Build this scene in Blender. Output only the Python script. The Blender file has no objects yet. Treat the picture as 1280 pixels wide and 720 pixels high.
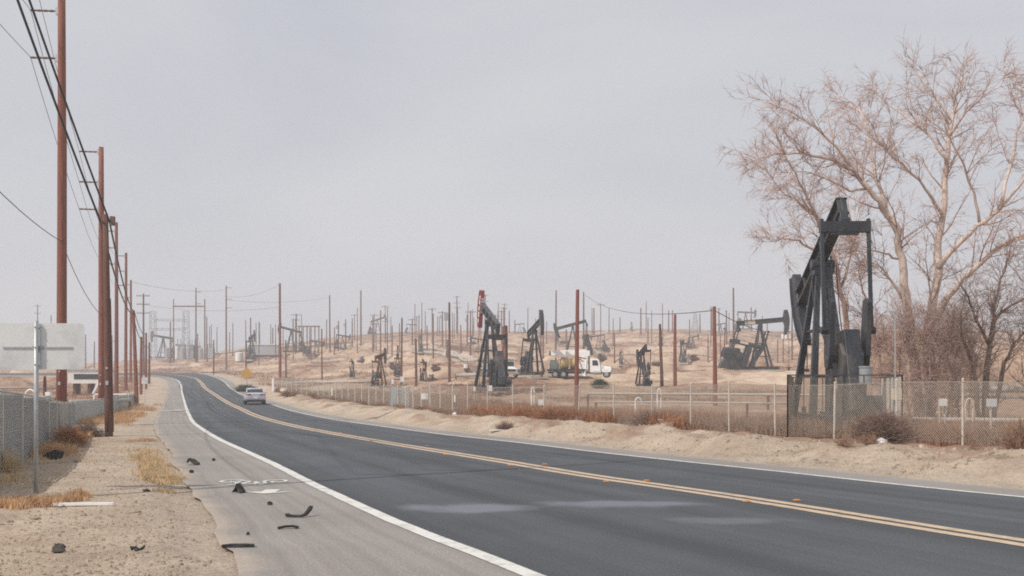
import bpy, math, random
import numpy as np
from mathutils import Vector, Matrix
R = math.radians
random.seed(7)
rng = np.random.default_rng(11)
SC = bpy.context.scene
COL = SC.collection
PADH = 1.0
EYE, F, HZ = 1.7, 1250.0, 482.0      # eye height, focal length and horizon row of the survey (1280 px wide)

HAZE, SUN, SKY, EXPO = .00115, 3.0, .10, 0.12
CL0, CL1, CL2 = (4.95, 5.15, 5.7), (5.5, 5.7, 6.15), (6.05, 6.2, 6.5)

# ------------------------------------------------------------------ noise
def vnoise(x, y, seed=0):
    xi = np.floor(x).astype(np.int64); yi = np.floor(y).astype(np.int64)
    fx = x - xi; fy = y - yi
    fx = fx*fx*(3-2*fx); fy = fy*fy*(3-2*fy)
    def h(a, b):
        n = (a*374761393 + b*668265263 + seed*1274126177) & 0xFFFFFFFF
        n = ((n ^ (n >> 13))*1274126177) & 0xFFFFFFFF
        return ((n ^ (n >> 16)) & 0xFFFF)/65535.0
    return (h(xi, yi)*(1-fx)+h(xi+1, yi)*fx)*(1-fy)+(h(xi, yi+1)*(1-fx)+h(xi+1, yi+1)*fx)*fy
def fbm(x, y, oct=4, seed=0):
    s = 0; a = .5
    for i in range(oct):
        s = s + a*vnoise(x*2**i, y*2**i, seed+i*17); a *= .5
    return s
def sstep(x, a, b):
    t = np.clip((x-a)/(b-a), 0, 1); return t*t*(3-2*t)

# ------------------------------------------------------------------ road survey
def zr(Y):
    return np.interp(Y, [0, 66, 76, 86, 98, 110, 125, 140, 160, 180, 200, 220, 260, 330], [0, 0, .03, .13, .4, .78, 1.35, 1.95, 2.75, 3.55, 4.2, 4.45, 4.6, 4.7])
_ys = np.linspace(4, 235, 20000)
_rows = HZ + F*(EYE-zr(_ys))/_ys
_rows = np.minimum.accumulate(_rows)
def road_at(px, py):
    Y = float(np.interp(-py, -_rows, _ys))
    return ((px-640)/F*Y, Y)
WHITE_L = [(191.3,469.3),(211.5,472.3),(221.5,475.4),(226,481.3),(227.4,490.6),(230.3,501.6),(235,515.6),(241.8,528.1),(254.5,537.5),(275.6,550),(300,561),(320,570),(345,581.5),(370,594.5),(405,612),(432,624.2),(460,637.5),(519,663),(581,685.6),(628,704),(659,716.5),(770,762)]
YELLOW = [(200,467.8),(219,469.2),(233.4,470.9),(244.4,473.4),(251.5,479),(257,486),(266.3,492.2),(281.9,502.3),(300.6,511),(324,521),(370,533),(420,542.5),(470,551.2),(520,559.5),(570,567.5),(640,578.7),(690,587.3),(740,595.6),(815,606.2),(890,617),(960,627.5),(1060,644),(1160,660),(1280,678.7),(1420,701)]
WHITE_R = [(215,466.2),(253.8,468.2),(269.4,472.3),(280.3,478),(288,485.6),(301,493.4),(318,500),(336.6,505.2),(370,515),(420,525),(470,532),(520,538.8),(570,545),(640,552.4),(740,564.5),(840,575.5),(960,588),(1060,598.9),(1160,610),(1280,621.5),(1400,633.5)]
EDGE_L = [(196,470.6),(207,474),(210,477),(210,487),(205,503),(196,520),(193,532),(200,550),(212,567),(226,597),(240,617),(262,642),(280,680),(291,720),(300,770)]
FENCE_R = [(1450,585),(1340,570),(1232,559.5),(1160,554.5),(1100,551),(1046,548),(955,543.5),(848,536.5),(742,531),(615,525),(563,521),(482,511.5),(400,501),(341,491)]

def resample(pts, step):
    P = np.array(pts, float)
    # Catmull-Rom then equal spacing
    Q = []
    for i in range(len(P)-1):
        p0 = P[max(i-1, 0)]; p1 = P[i]; p2 = P[i+1]; p3 = P[min(i+2, len(P)-1)]
        l = np.linalg.norm(p2-p1)
        t0 = 0; t1 = t0+max(np.linalg.norm(p1-p0), 1e-3)**.5; t2 = t1+max(l, 1e-3)**.5; t3 = t2+max(np.linalg.norm(p3-p2), 1e-3)**.5
        for t in np.linspace(t1, t2, 12, endpoint=False):
            A1 = (t1-t)/(t1-t0)*p0+(t-t0)/(t1-t0)*p1; A2 = (t2-t)/(t2-t1)*p1+(t-t1)/(t2-t1)*p2; A3 = (t3-t)/(t3-t2)*p2+(t-t2)/(t3-t2)*p3
            B1 = (t2-t)/(t2-t0)*A1+(t-t0)/(t2-t0)*A2; B2 = (t3-t)/(t3-t1)*A2+(t-t1)/(t3-t1)*A3
            Q.append((t2-t)/(t2-t1)*B1+(t-t1)/(t2-t1)*B2)
    Q.append(P[-1]); Q = np.array(Q)
    d = np.r_[0, np.cumsum(np.linalg.norm(np.diff(Q, axis=0), axis=1))]
    n = max(2, int(d[-1]/step)+1)
    s = np.linspace(0, d[-1], n)
    return np.c_[np.interp(s, d, Q[:, 0]), np.interp(s, d, Q[:, 1])]
def smooth(P, k):
    P = P.copy()
    for _ in range(k):
        P[1:-1] = .25*P[:-2]+.5*P[1:-1]+.25*P[2:]
    return P
def extend(P, near=True):
    """carry a road line on behind the camera and, past the bend, off to the far left"""
    d = P[-1]-P[-6]; d /= np.linalg.norm(d)
    tail = [P[-1]+d*t for t in np.arange(.5, 40, .5)]
    e = np.array([-1.0, .0])
    h0 = P[0]; head = [h0+e*t for t in np.arange(90, 0, -.5)]
    return np.vstack([head, P, tail])
L_white = extend(smooth(resample([road_at(*p) for p in WHITE_L], .5), 6))
L_yel = extend(smooth(resample([road_at(*p) for p in YELLOW], .5), 6))
L_whr = extend(smooth(resample([road_at(*p) for p in WHITE_R], .5), 6))
L_edge = extend(smooth(resample([road_at(*p) for p in EDGE_L], .5), 4))
def normals(P):
    T = np.gradient(P, axis=0); T /= np.linalg.norm(T, axis=1)[:, None]
    return np.c_[-T[:, 1], T[:, 0]], T
_n, _ = normals(L_edge); L_edge = L_edge+_n*((fbm(np.arange(len(L_edge))*.8, np.zeros(len(L_edge)), 3, 91)-.45)*.34)[:, None]
Nr, _ = normals(L_whr)
# driving direction in the lists: from far to near, so +normal is on the right-hand side seen from the camera
R_edge = L_whr + Nr*1.15
if np.mean(R_edge[:, 0]-L_whr[:, 0]) < 0: R_edge = L_whr - Nr*1.15; Nr = -Nr
def cross(A, B, n):
    """n points on the segment from each point of A to the nearest point of B"""
    out = []
    j0 = 0
    for a in A:
        lo, hi = max(0, j0-5), min(len(B), j0+400)
        k = lo+int(np.argmin(((B[lo:hi]-a)**2).sum(1))); k = max(k, j0); j0 = k
        out.append(a[None]+(B[k]-a)[None]*np.linspace(0, 1, n)[:, None])
    return np.array(out)
ROWS_LANE_L = cross(L_yel, L_white, 11)
ROWS_LANE_R = cross(L_yel, L_whr, 11)
ROWS_SH_L = cross(L_white, L_edge, 9)
ROWS_SH_R = cross(L_whr, R_edge, 4)
ROADPTS = np.vstack([r.reshape(-1, 2) for r in (ROWS_LANE_L, ROWS_LANE_R, ROWS_SH_L, ROWS_SH_R)])

# ------------------------------------------------------------------ terrain
_cell = {}
from mathutils import kdtree
_kd = kdtree.KDTree(len(ROADPTS))
for i, p in enumerate(ROADPTS): _kd.insert((p[0], p[1], 0), i)
_kd.balance()
def road_dist(X, Y):
    d = np.empty(X.shape); ry = np.empty(X.shape)
    fx = X.ravel(); fy = Y.ravel(); fd = d.ravel(); fr = ry.ravel()
    for i in range(len(fx)):
        c, _, q = _kd.find((fx[i], fy[i], 0)); fd[i] = q; fr[i] = c[1]
    return fd.reshape(X.shape), fr.reshape(X.shape)
SKY_PX = [-400, 0, 100, 200, 260, 330, 400, 450, 560, 700, 800, 900, 1000, 1280, 1700]
SKY_PY = [458, 458, 456, 447, 441, 432, 424, 418, 413, 415, 411, 413, 414, 414, 416]
G_Y = [0, 55, 80, 110, 135, 160, 200, 250, 300, 350, 400, 440, 520, 800]
G_V = [0, 0, .035, .082, .118, .17, .28, .43, .60, .80, 1.0, 1.02, .93, .85]
def bump(X, Y, cx, cy, rx, ry, h, flat=.0):
    q = np.sqrt(((X-cx)/rx)**2+((Y-cy)/ry)**2)
    return h*(1-sstep(q, flat, 1.0))
def hill(X, Y):
    px = 640+F*X/np.maximum(Y, 20)
    top = EYE+(HZ-np.interp(px, SKY_PX, SKY_PY))/F*400
    z = np.interp(Y, G_Y, G_V)*top
    far = sstep(Y, 70, 130)
    z = z+far*((fbm(X/24, Y/24, 4, 3)-.45)*3.6*np.interp(Y, [70, 200, 330, 380], [.3, 1, 1, .35]))
    r = 1-np.abs(2*fbm(X/15+9, Y/22, 3, 8)-.9)          # gullies
    z = z-far*np.clip(r-.72, 0, 1)*4.2*np.interp(Y, [70, 120, 330, 380], [0, 1, 1, .2])
    t = z/2.6+fbm(X/34, Y/34, 3, 19)*3.0; fr = t-np.floor(t)             # benches and cut banks
    z = z+sstep(Y, 85, 140)*1.7*(sstep(fr, .74, .96)-fr+.4)*np.interp(Y, [70, 300, 360, 390], [1, 1, .5, .1])
    return z
def ground(X, Y, fine=True, rd=None):
    X = np.asarray(X, float); Y = np.asarray(Y, float)
    d, ry = road_dist(X, Y) if rd is None else rd
    z = hill(X, Y)
    z = z+bump(X, Y, 34.5, 136, 22, 22, PADH, .4)                      # pad of the pump on the right
    z = z+bump(X, Y, 33.6, 88, 9.6, 11, 5.4, .38)+bump(X, Y, 50, 92, 15, 11, 4.3, .3)    # sand mound behind the trees
    z = z+bump(X, Y, 9, 135, 14, 11, .55, .5)                          # truck bank
    z = z+bump(X, Y, -26, 128, 12, 13, 1.6, .3)                         # eroded bank right of the bend
    w = sstep(d, 2.5, 26)
    left = (X < -4)
    base = zr(ry)
    z = base*(1-w)+z*w
    # berm and ditch on the right verge
    side = (X > np.interp(Y, L_yel[::-1, 1][np.argsort(L_yel[::-1, 1])], L_yel[::-1, 0][np.argsort(L_yel[::-1, 1])]))
    v = np.where(side & (Y < 130), 1.0, 0)
    z = z+v*.30*sstep(d, .7, 2.2)*(1-sstep(d, 3.2, 6.5))*(.45+1.2*vnoise(X/1.5, Y/1.5, 5))
    # the yard past the left fence lies a little lower
    z = z-np.where(~side, 1, 0)*.3*sstep(d, 6, 9)*sstep(Y, 24, 34)*(1-sstep(Y, 120, 170))
    if fine:
        off = sstep(d, .3, 1.0)
        z = z+off*((fbm(X/.9, Y/.9, 3, 21)-.45)*.13*(.45+v*2.0)+(fbm(X/.25, Y/.25, 2, 31)-.4)*(.04+.05*v))
        z = z+off*sstep(Y, 45, 100)*(fbm(X/5, Y/5, 3, 41)-.45)*.9*sstep(d, 4, 14)
    z = np.where(d < .40, zr(ry)-.045, z-.045*(1-sstep(d, .36, .6)))
    return z
def sand_mask(X, Y):
    a = bump(X, Y, 33.6, 88, 10.5, 12.5, 1, .5)+bump(X, Y, 50, 92, 16, 12, .8, .4)+bump(X, Y, 34, 116, 13, 17, .9, .45)+bump(X, Y, 11, 122, 15, 10, .8, .45)+bump(X, Y, 24, 108, 12, 9, .7, .3)+bump(X, Y, -24, 120, 9, 8, .6, .3)
    return np.clip(a*(.75+.5*fbm(X/3, Y/3, 3, 61)), 0, 1)
def gz(x, y): return float(ground(np.array([x]), np.array([y]))[0])
_hy = np.concatenate([np.arange(8, 60, .2), np.arange(60, 440, .7)])
def hit(px, py):
    """where the line of sight through a surveyed point meets the ground"""
    X = (px-640)/F*_hy
    s = HZ-(ground(X, _hy)-EYE)*F/_hy
    i = int(np.argmax(s <= py))
    if s[i] > py: i = int(np.argmin(s[_hy > 150]))+int((_hy <= 150).sum())
    Y = float(_hy[i]); return (float(X[i]), Y, gz(float(X[i]), Y))
def at(px, py, Y): return ((px-640)/F*Y, Y, EYE-(py-HZ)/F*Y)

# ------------------------------------------------------------------ materials
def _new(name):
    m = bpy.data.materials.new(name); m.use_nodes = True
    return m, m.node_tree.nodes, m.node_tree.links, m.node_tree.nodes['Principled BSDF']
def N(nodes, t, **kw):
    n = nodes.new(t)
    for k, v in kw.items():
        if k in n.inputs: n.inputs[k].default_value = v
        else: setattr(n, k, v)
    return n
def ramp(nodes, links, src, stops):
    r = nodes.new('ShaderNodeValToRGB'); links.new(src, r.inputs[0])
    e = r.color_ramp.elements
    e[0].position, e[0].color = stops[0][0], (*stops[0][1], 1); e[1].position, e[1].color = stops[-1][0], (*stops[-1][1], 1)
    for p, c in stops[1:-1]:
        x = e.new(p); x.color = (*c, 1)
    return r.outputs[0]
def mixc(nodes, links, f, a, b, mode='MIX'):
    m = nodes.new('ShaderNodeMix'); m.data_type = 'RGBA'; m.blend_type = mode
    for s, v in ((m.inputs[0], f), (m.inputs[6], a), (m.inputs[7], b)):
        if hasattr(v, 'links'): links.new(v, s)
        elif isinstance(v, (int, float)): s.default_value = v
        else: s.default_value = (*v, 1)
    return m.outputs[2]
def mat(name, col, rough=.7, var=.25, scale=6, metal=0, bump=0, dirt=None, dscale=1.5, stretch=None, spec=.4):
    m, n, l, p = _new(name)
    tc = n.new('ShaderNodeTexCoord'); src = tc.outputs['Object']
    if stretch:
        mp = n.new('ShaderNodeMapping'); mp.inputs['Scale'].default_value = stretch; l.new(src, mp.inputs[0]); src = mp.outputs[0]
    nz = N(n, 'ShaderNodeTexNoise', Scale=scale, Detail=6.0, Roughness=.65); l.new(src, nz.inputs['Vector'])
    a = tuple(c*(1-var) for c in col); b = tuple(min(1, c*(1+var)) for c in col)
    c = ramp(n, l, nz.outputs[0], [(.3, a), (.7, b)])
    if dirt:
        n2 = N(n, 'ShaderNodeTexNoise', Scale=dscale, Detail=7.0, Roughness=.7); l.new(src, n2.inputs['Vector'])
        f = ramp(n, l, n2.outputs[0], [(.48, (0, 0, 0)), (.68, (1, 1, 1))])
        c = mixc(n, l, f, c, dirt)
    l.new(c, p.inputs['Base Color'])
    p.inputs['Roughness'].default_value = rough; p.inputs['Metallic'].default_value = metal
    p.inputs['Specular IOR Level'].default_value = spec
    if bump:
        bp = N(n, 'ShaderNodeBump', Strength=bump, Distance=.02); l.new(nz.outputs[0], bp.inputs['Height']); l.new(bp.outputs[0], p.inputs['Normal'])
    return m
def glass_mat(name, col=(.03, .035, .04)):
    m, n, l, p = _new(name); p.inputs['Base Color'].default_value = (*col, 1); p.inputs['Roughness'].default_value = .06; p.inputs['Specular IOR Level'].default_value = .6
    return m
M = {}
M['wood'] = mat('weathered red pole wood', (.25, .085, .06), .85, .35, 3, bump=.4, dirt=(.15, .075, .06), dscale=2, stretch=(6, 6, .35))
M['woodfar'] = mat('faded red brown pole wood', (.20, .095, .072), .85, .3, 3, stretch=(6, 6, .5))
M['woodgrey'] = mat('grey brown pole wood', (.17, .118, .10), .9, .3, 3, stretch=(6, 6, .5))
M['wooddark'] = mat('dark creosote pole wood', (.15, .075, .058), .85, .35, 3, bump=.4, stretch=(6, 6, .5))
M['steel'] = mat('galvanised steel', (.42, .44, .45), .5, .15, 9, .5)
M['fencesteel'] = mat('dull galvanised fence steel', (.60, .55, .49), .65, .15, 5, .15)
M['wire'] = mat('weathered fence wire', (.40, .355, .305), .7, .15, 5, .1)
M['cable'] = mat('black cable', (.04, .04, .045), .6, .2, 5)
M['conductor'] = mat('dull aluminium conductor', (.22, .22, .23), .5, .1, 5, .4)
M['black'] = mat('faded black machine paint', (.027, .032, .041), .42, .35, 3, dirt=(.10, .092, .085), dscale=.9, stretch=(1, 1, .5))
M['blackgrey'] = mat('dusty charcoal machine paint', (.046, .052, .066), .45, .3, 3, dirt=(.13, .115, .10), dscale=1.0)
M['rust'] = mat('rusty oily iron', (.13, .062, .042), .8, .35, 5, dirt=(.05, .04, .035), dscale=2)
M['redpaint'] = mat('faded dark red paint', (.30, .035, .045), .6, .25, 4, dirt=(.18, .06, .06))
M['white'] = mat('dusty white paint', (.84, .835, .81), .5, .05, 4, dirt=(.68, .64, .58), dscale=.8)
M['cream'] = mat('yellowed white paint', (.62, .56, .42), .6, .1, 4)
M['concrete'] = mat('pale concrete', (.50, .46, .39), .9, .2, 5, bump=.3, dirt=(.33, .28, .22))
M['truckwhite'] = mat('clean white truck paint', (.90, .90, .88), .4, .03, 3)
M['pipe'] = mat('pale painted pipe', (.42, .39, .36), .55, .1, 3, dirt=(.42, .36, .30), dscale=.6)
M['signback'] = mat('bare aluminium sign back', (.70, .725, .73), .42, .05, 2, .25, dirt=(.50, .53, .54), dscale=1.1)
M['slat'] = mat('grey green plastic fence slat', (.60, .645, .65), .5, .14, 2.2, dirt=(.66, .69, .69), dscale=.7, stretch=(1, 1, .25))
def translucent(m, f):
    n, l = m.node_tree.nodes, m.node_tree.links; p = n['Principled BSDF']; o = n['Material Output']
    t = n.new('ShaderNodeBsdfTranslucent'); src = p.inputs['Base Color'].links[0].from_socket; l.new(src, t.inputs['Color'])
    x = n.new('ShaderNodeMixShader'); x.inputs[0].default_value = f; l.new(p.outputs[0], x.inputs[1]); l.new(t.outputs[0], x.inputs[2]); l.new(x.outputs[0], o.inputs['Surface'])
translucent(M['slat'], .5)
M['rubber'] = mat('black rubber', (.024, .024, .026), .85, .35, 12, bump=.5, dirt=(.10, .09, .08), dscale=5)
M['glass'] = glass_mat('tinted glass')
M['silver'] = mat('silver car paint', (.56, .56, .63), .3, .03, 3, .35, spec=.5)
M['redlens'] = mat('red lamp lens', (.24, .016, .02), .2, .1, 5)
M['amber'] = mat('amber reflector plastic', (.50, .20, .05), .5, .2, 20)
M['yellow'] = mat('faded amber paint', (.52, .30, .07), .5, .1, 5)
M['ochre'] = mat('dusty ochre drum', (.50, .36, .17), .7, .2, 4)
M['green'] = mat('dusty green machine paint', (.15, .19, .17), .6, .2, 4)
M['chrome'] = mat('dull bright metal', (.6, .6, .6), .3, .05, 5, .9)
M['bark'] = mat('reddish peeling bark', (.47, .33, .265), .9, .3, 4, bump=.7, dirt=(.21, .115, .085), dscale=1.6, stretch=(1, 1, .35))
M['barkpale'] = mat('whitish peeling bark', (.66, .55, .475), .9, .22, 5, bump=.9, dirt=(.52, .37, .30), dscale=2.2, stretch=(1, 1, .3))
M['barkdark'] = mat('dark grey brown bark', (.16, .105, .085), .9, .3, 4, bump=.6)
M['twig'] = mat('reddish brown twigs', (.45, .31, .265), .9, .25, 2)
M['twigdark'] = mat('dark grey brown twigs', (.27, .19, .158), .9, .25, 2)
M['weed'] = mat('dry brown weeds', (.30, .185, .125), .95, .35, .5, dirt=(.36, .17, .09), dscale=.16)
M['rustweed'] = mat('rusty orange dry weeds', (.40, .19, .10), .95, .35, .6, dirt=(.30, .17, .11), dscale=.3)
M['brush'] = mat('grey brown dry brush', (.23, .155, .125), .95, .3, 1.5)
M['orangegrass'] = mat('dry orange grass', (.58, .375, .215), .95, .3, 2.5, dirt=(.46, .275, .16), dscale=.9)
M['straw'] = mat('dry straw grass', (.64, .48, .29), .95, .25, 2.5)
M['scrub'] = mat('low dry scrub', (.21, .125, .085), .95, .4, .05, dirt=(.30, .19, .13), dscale=.03)
M['greenbush'] = mat('dusty grey green bush', (.095, .095, .065), .95, .3, 2)
M['stone'] = mat('dusty stones', (.36, .29, .22), .95, .35, 1.5, bump=.3)
M['stonedark'] = mat('dark stone', (.09, .08, .075), .9, .3, 5, bump=.4)
M['whiteroad'] = mat('worn white road paint', (.66, .65, .62), .75, .12, 25, dirt=(.40, .39, .37), dscale=3.5)
M['yellowroad'] = mat('worn yellow road paint', (.56, .43, .305), .75, .15, 25, dirt=(.33, .27, .215), dscale=4)
M['card'] = mat('pale cardboard', (.62, .5, .42), .85, .1, 5)
M['plastic'] = mat('crumpled white plastic', (.72, .72, .72), .5, .05, 5)
M['plasticgrey'] = mat('crumpled grey plastic', (.33, .35, .38), .5, .2, 5)
M['tankgrey'] = mat('pale grey steel tank', (.36, .38, .40), .6, .1, 1)
M['steelblue'] = mat('pale galvanised lattice', (.34, .36, .38), .6, .1, 1)

def ground_material():
    m, n, l, p = _new('dry desert dirt')
    tc = n.new('ShaderNodeTexCoord'); o = tc.outputs['Object']
    at_ = n.new('ShaderNodeAttribute'); at_.attribute_name = 'zone'
    sep = n.new('ShaderNodeSeparateColor'); l.new(at_.outputs['Color'], sep.inputs[0])
    big = N(n, 'ShaderNodeTexNoise', Scale=.055, Detail=8.0, Roughness=.68, Distortion=.6); l.new(o, big.inputs['Vector'])
    mid = N(n, 'ShaderNodeTexNoise', Scale=.9, Detail=8.0, Roughness=.7); l.new(o, mid.inputs['Vector'])
    fine = N(n, 'ShaderNodeTexNoise', Scale=14.0, Detail=6.0, Roughness=.75); l.new(o, fine.inputs['Vector'])
    sand = ramp(n, l, mid.outputs[0], [(.25, (.395, .312, .24)), (.5, (.51, .418, .33)), (.75, (.59, .495, .40))])
    hillc = ramp(n, l, big.outputs[0], [(.34, (.19, .105, .072)), (.43, (.33, .205, .145)), (.50, (.47, .335, .245)), (.58, (.52, .385, .285)), (.66, (.62, .48, .365))])
    med = N(n, 'ShaderNodeTexNoise', Scale=.30, Detail=9.0, Roughness=.72, Distortion=.8); l.new(o, med.inputs['Vector'])
    stn = ramp(n, l, med.outputs[0], [(.37, (.46, .38, .35)), (.47, (.88, .85, .83)), (.60, (1.10, 1.09, 1.08))])
    hillc = mixc(n, l, 1.0, hillc, stn, 'MULTIPLY')
    sand = mixc(n, l, .55, sand, ramp(n, l, med.outputs[0], [(.34, (.70, .66, .62)), (.5, (1, 1, 1)), (.62, (1.08, 1.07, 1.06))]), 'MULTIPLY')
    c = mixc(n, l, sep.outputs[0], sand, hillc)                 # R: hillside
    bare = ramp(n, l, mid.outputs[0], [(.3, (.56, .43, .32)), (.6, (.69, .555, .43))])
    c = mixc(n, l, at_.outputs['Alpha'], c, bare)               # A: freshly cut bare sand
    weed = ramp(n, l, mid.outputs[0], [(.3, (.24, .145, .10)), (.55, (.34, .22, .155)), (.75, (.43, .30, .215))])
    c = mixc(n, l, sep.outputs[1], c, weed)                     # G: under weeds
    grav = ramp(n, l, fine.outputs[0], [(.3, (.27, .235, .20)), (.6, (.41, .365, .31))])
    c = mixc(n, l, sep.outputs[2], c, grav)                     # B: gravelly edge
    sp = ramp(n, l, fine.outputs[0], [(.28, (.45, .43, .41)), (.42, (.90, .89, .88)), (.60, (1.05, 1.05, 1.05)), (.74, (1.3, 1.28, 1.25))])
    c = mixc(n, l, 1.0, c, sp, 'MULTIPLY')
    vo = N(n, 'ShaderNodeTexVoronoi', Scale=9.0, Randomness=1.0); l.new(o, vo.inputs['Vector'])
    peb = ramp(n, l, vo.outputs['Distance'], [(.08, (.55, .5, .46)), (.16, (1, 1, 1))])
    c = mixc(n, l, .6, c, peb, 'MULTIPLY')
    l.new(c, p.inputs['Base Color']); p.inputs['Roughness'].default_value = .97; p.inputs['Specular IOR Level'].default_value = .15
    clod = N(n, 'ShaderNodeTexNoise', Scale=4.2, Detail=6.0, Roughness=.72); l.new(o, clod.inputs['Vector'])
    b1 = N(n, 'ShaderNodeBump', Strength=.55, Distance=.03); l.new(fine.outputs[0], b1.inputs['Height'])
    b2 = N(n, 'ShaderNodeBump', Strength=.6, Distance=.25); l.new(mid.outputs[0], b2.inputs['Height']); l.new(b1.outputs[0], b2.inputs['Normal'])
    b3 = N(n, 'ShaderNodeBump', Strength=.75, Distance=.10); l.new(clod.outputs[0], b3.inputs['Height']); l.new(b2.outputs[0], b3.inputs['Normal'])
    l.new(b3.outputs[0], p.inputs['Normal'])
    return m
M['ground'] = ground_material()
def asphalt(name, c0, c1, streak, spots=(), sandy=None):
    m, n, l, p = _new(name)
    tc = n.new('ShaderNodeTexCoord'); o = tc.outputs['Object']
    uv = n.new('ShaderNodeUVMap'); uv.uv_map = 'UVMap'
    fine = N(n, 'ShaderNodeTexNoise', Scale=34.0, Detail=4.0, Roughness=.8); l.new(o, fine.inputs['Vector'])
    vo = N(n, 'ShaderNodeTexVoronoi', Scale=55.0); l.new(o, vo.inputs['Vector'])
    big = N(n, 'ShaderNodeTexNoise', Scale=.35, Detail=5.0, Roughness=.6); l.new(o, big.inputs['Vector'])
    mp = n.new('ShaderNodeMapping'); mp.inputs['Scale'].default_value = (.04, 1.5, 1); l.new(uv.outputs[0], mp.inputs[0])
    st = N(n, 'ShaderNodeTexNoise', Scale=1.0, Detail=5.0, Roughness=.6); l.new(mp.outputs[0], st.inputs['Vector'])
    c = ramp(n, l, big.outputs[0], [(.3, c0), (.7, c1)])
    s = ramp(n, l, st.outputs[0], [(.36, (1-streak,)*3), (.5, (1, 1, 1)), (.66, (1+streak, 1+streak, 1+streak*1.25))])
    c = mixc(n, l, 1.0, c, s, 'MULTIPLY')
    f = ramp(n, l, fine.outputs[0], [(.3, (.6, .6, .6)), (.5, (1, 1, 1)), (.72, (1.65, 1.62, 1.54))])
    c = mixc(n, l, .8, c, f, 'MULTIPLY')
    g = ramp(n, l, vo.outputs['Distance'], [(.1, (1.35, 1.33, 1.28)), (.3, (1, 1, 1))])
    c = mixc(n, l, .5, c, g, 'MULTIPLY')
    rough = None
    for (cx, cy, rx, ry, amt) in spots:
        mm = n.new('ShaderNodeMapping'); mm.inputs['Location'].default_value = (-cx/rx, -cy/ry, 0); mm.inputs['Scale'].default_value = (1/rx, 1/ry, 0); l.new(o, mm.inputs[0])
        nn = N(n, 'ShaderNodeTexNoise', Scale=1.3, Detail=4.0); l.new(o, nn.inputs['Vector'])
        ad = N(n, 'ShaderNodeVectorMath', operation='LENGTH'); l.new(mm.outputs[0], ad.inputs[0])
        su = N(n, 'ShaderNodeMath', operation='MULTIPLY_ADD'); l.new(nn.outputs[0], su.inputs[0]); su.inputs[1].default_value = 1.5; l.new(ad.outputs['Value'], su.inputs[2])
        mk = ramp(n, l, su.outputs[0], [(.95, (amt,)*3), (1.0, (0,)*3)]) if False else None
        mr = N(n, 'ShaderNodeMapRange'); l.new(su.outputs[0], mr.inputs[0]); mr.inputs[1].default_value = 1.2; mr.inputs[2].default_value = 1.75; mr.inputs[3].default_value = amt; mr.inputs[4].default_value = 0
        c = mixc(n, l, mr.outputs[0], c, (.21, .215, .26))
    if sandy:      # blown sand lying over the outer edge
        sx = n.new('ShaderNodeSeparateXYZ'); l.new(uv.outputs[0], sx.inputs[0])
        dn = N(n, 'ShaderNodeTexNoise', Scale=.8, Detail=7.0, Roughness=.7); l.new(o, dn.inputs['Vector'])
        su = N(n, 'ShaderNodeMath', operation='MULTIPLY_ADD'); l.new(dn.outputs[0], su.inputs[0]); su.inputs[1].default_value = 5.0; l.new(sx.outputs['Y'], su.inputs[2])
        mr = N(n, 'ShaderNodeMapRange'); l.new(su.outputs[0], mr.inputs[0]); mr.inputs[1].default_value = sandy[0]; mr.inputs[2].default_value = sandy[1]; mr.inputs[3].default_value = 0; mr.inputs[4].default_value = 1
        sd_ = ramp(n, l, fine.outputs[0], [(.3, (.37, .30, .235)), (.6, (.49, .41, .33))])
        c = mixc(n, l, mr.outputs[0], c, sd_)
    l.new(c, p.inputs['Base Color']); p.inputs['Roughness'].default_value = .88; p.inputs['Specular IOR Level'].default_value = .25
    b = N(n, 'ShaderNodeBump', Strength=.35, Distance=.008); l.new(fine.outputs[0], b.inputs['Height']); l.new(b.outputs[0], p.inputs['Normal'])
    return m
M['asphalt'] = asphalt('dark road asphalt', (.072, .078, .088), (.094, .100, .111), .20, [(-.55, 13.95, 1.15, .62, .75), (1.6, 14.4, 1.35, .55, .7), (2.75, 12.6, .9, .4, .4)])
M['shoulder'] = asphalt('old sun-bleached asphalt', (.245, .225, .21), (.30, .277, .26), .10, sandy=(9.4, 11.2))

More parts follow.
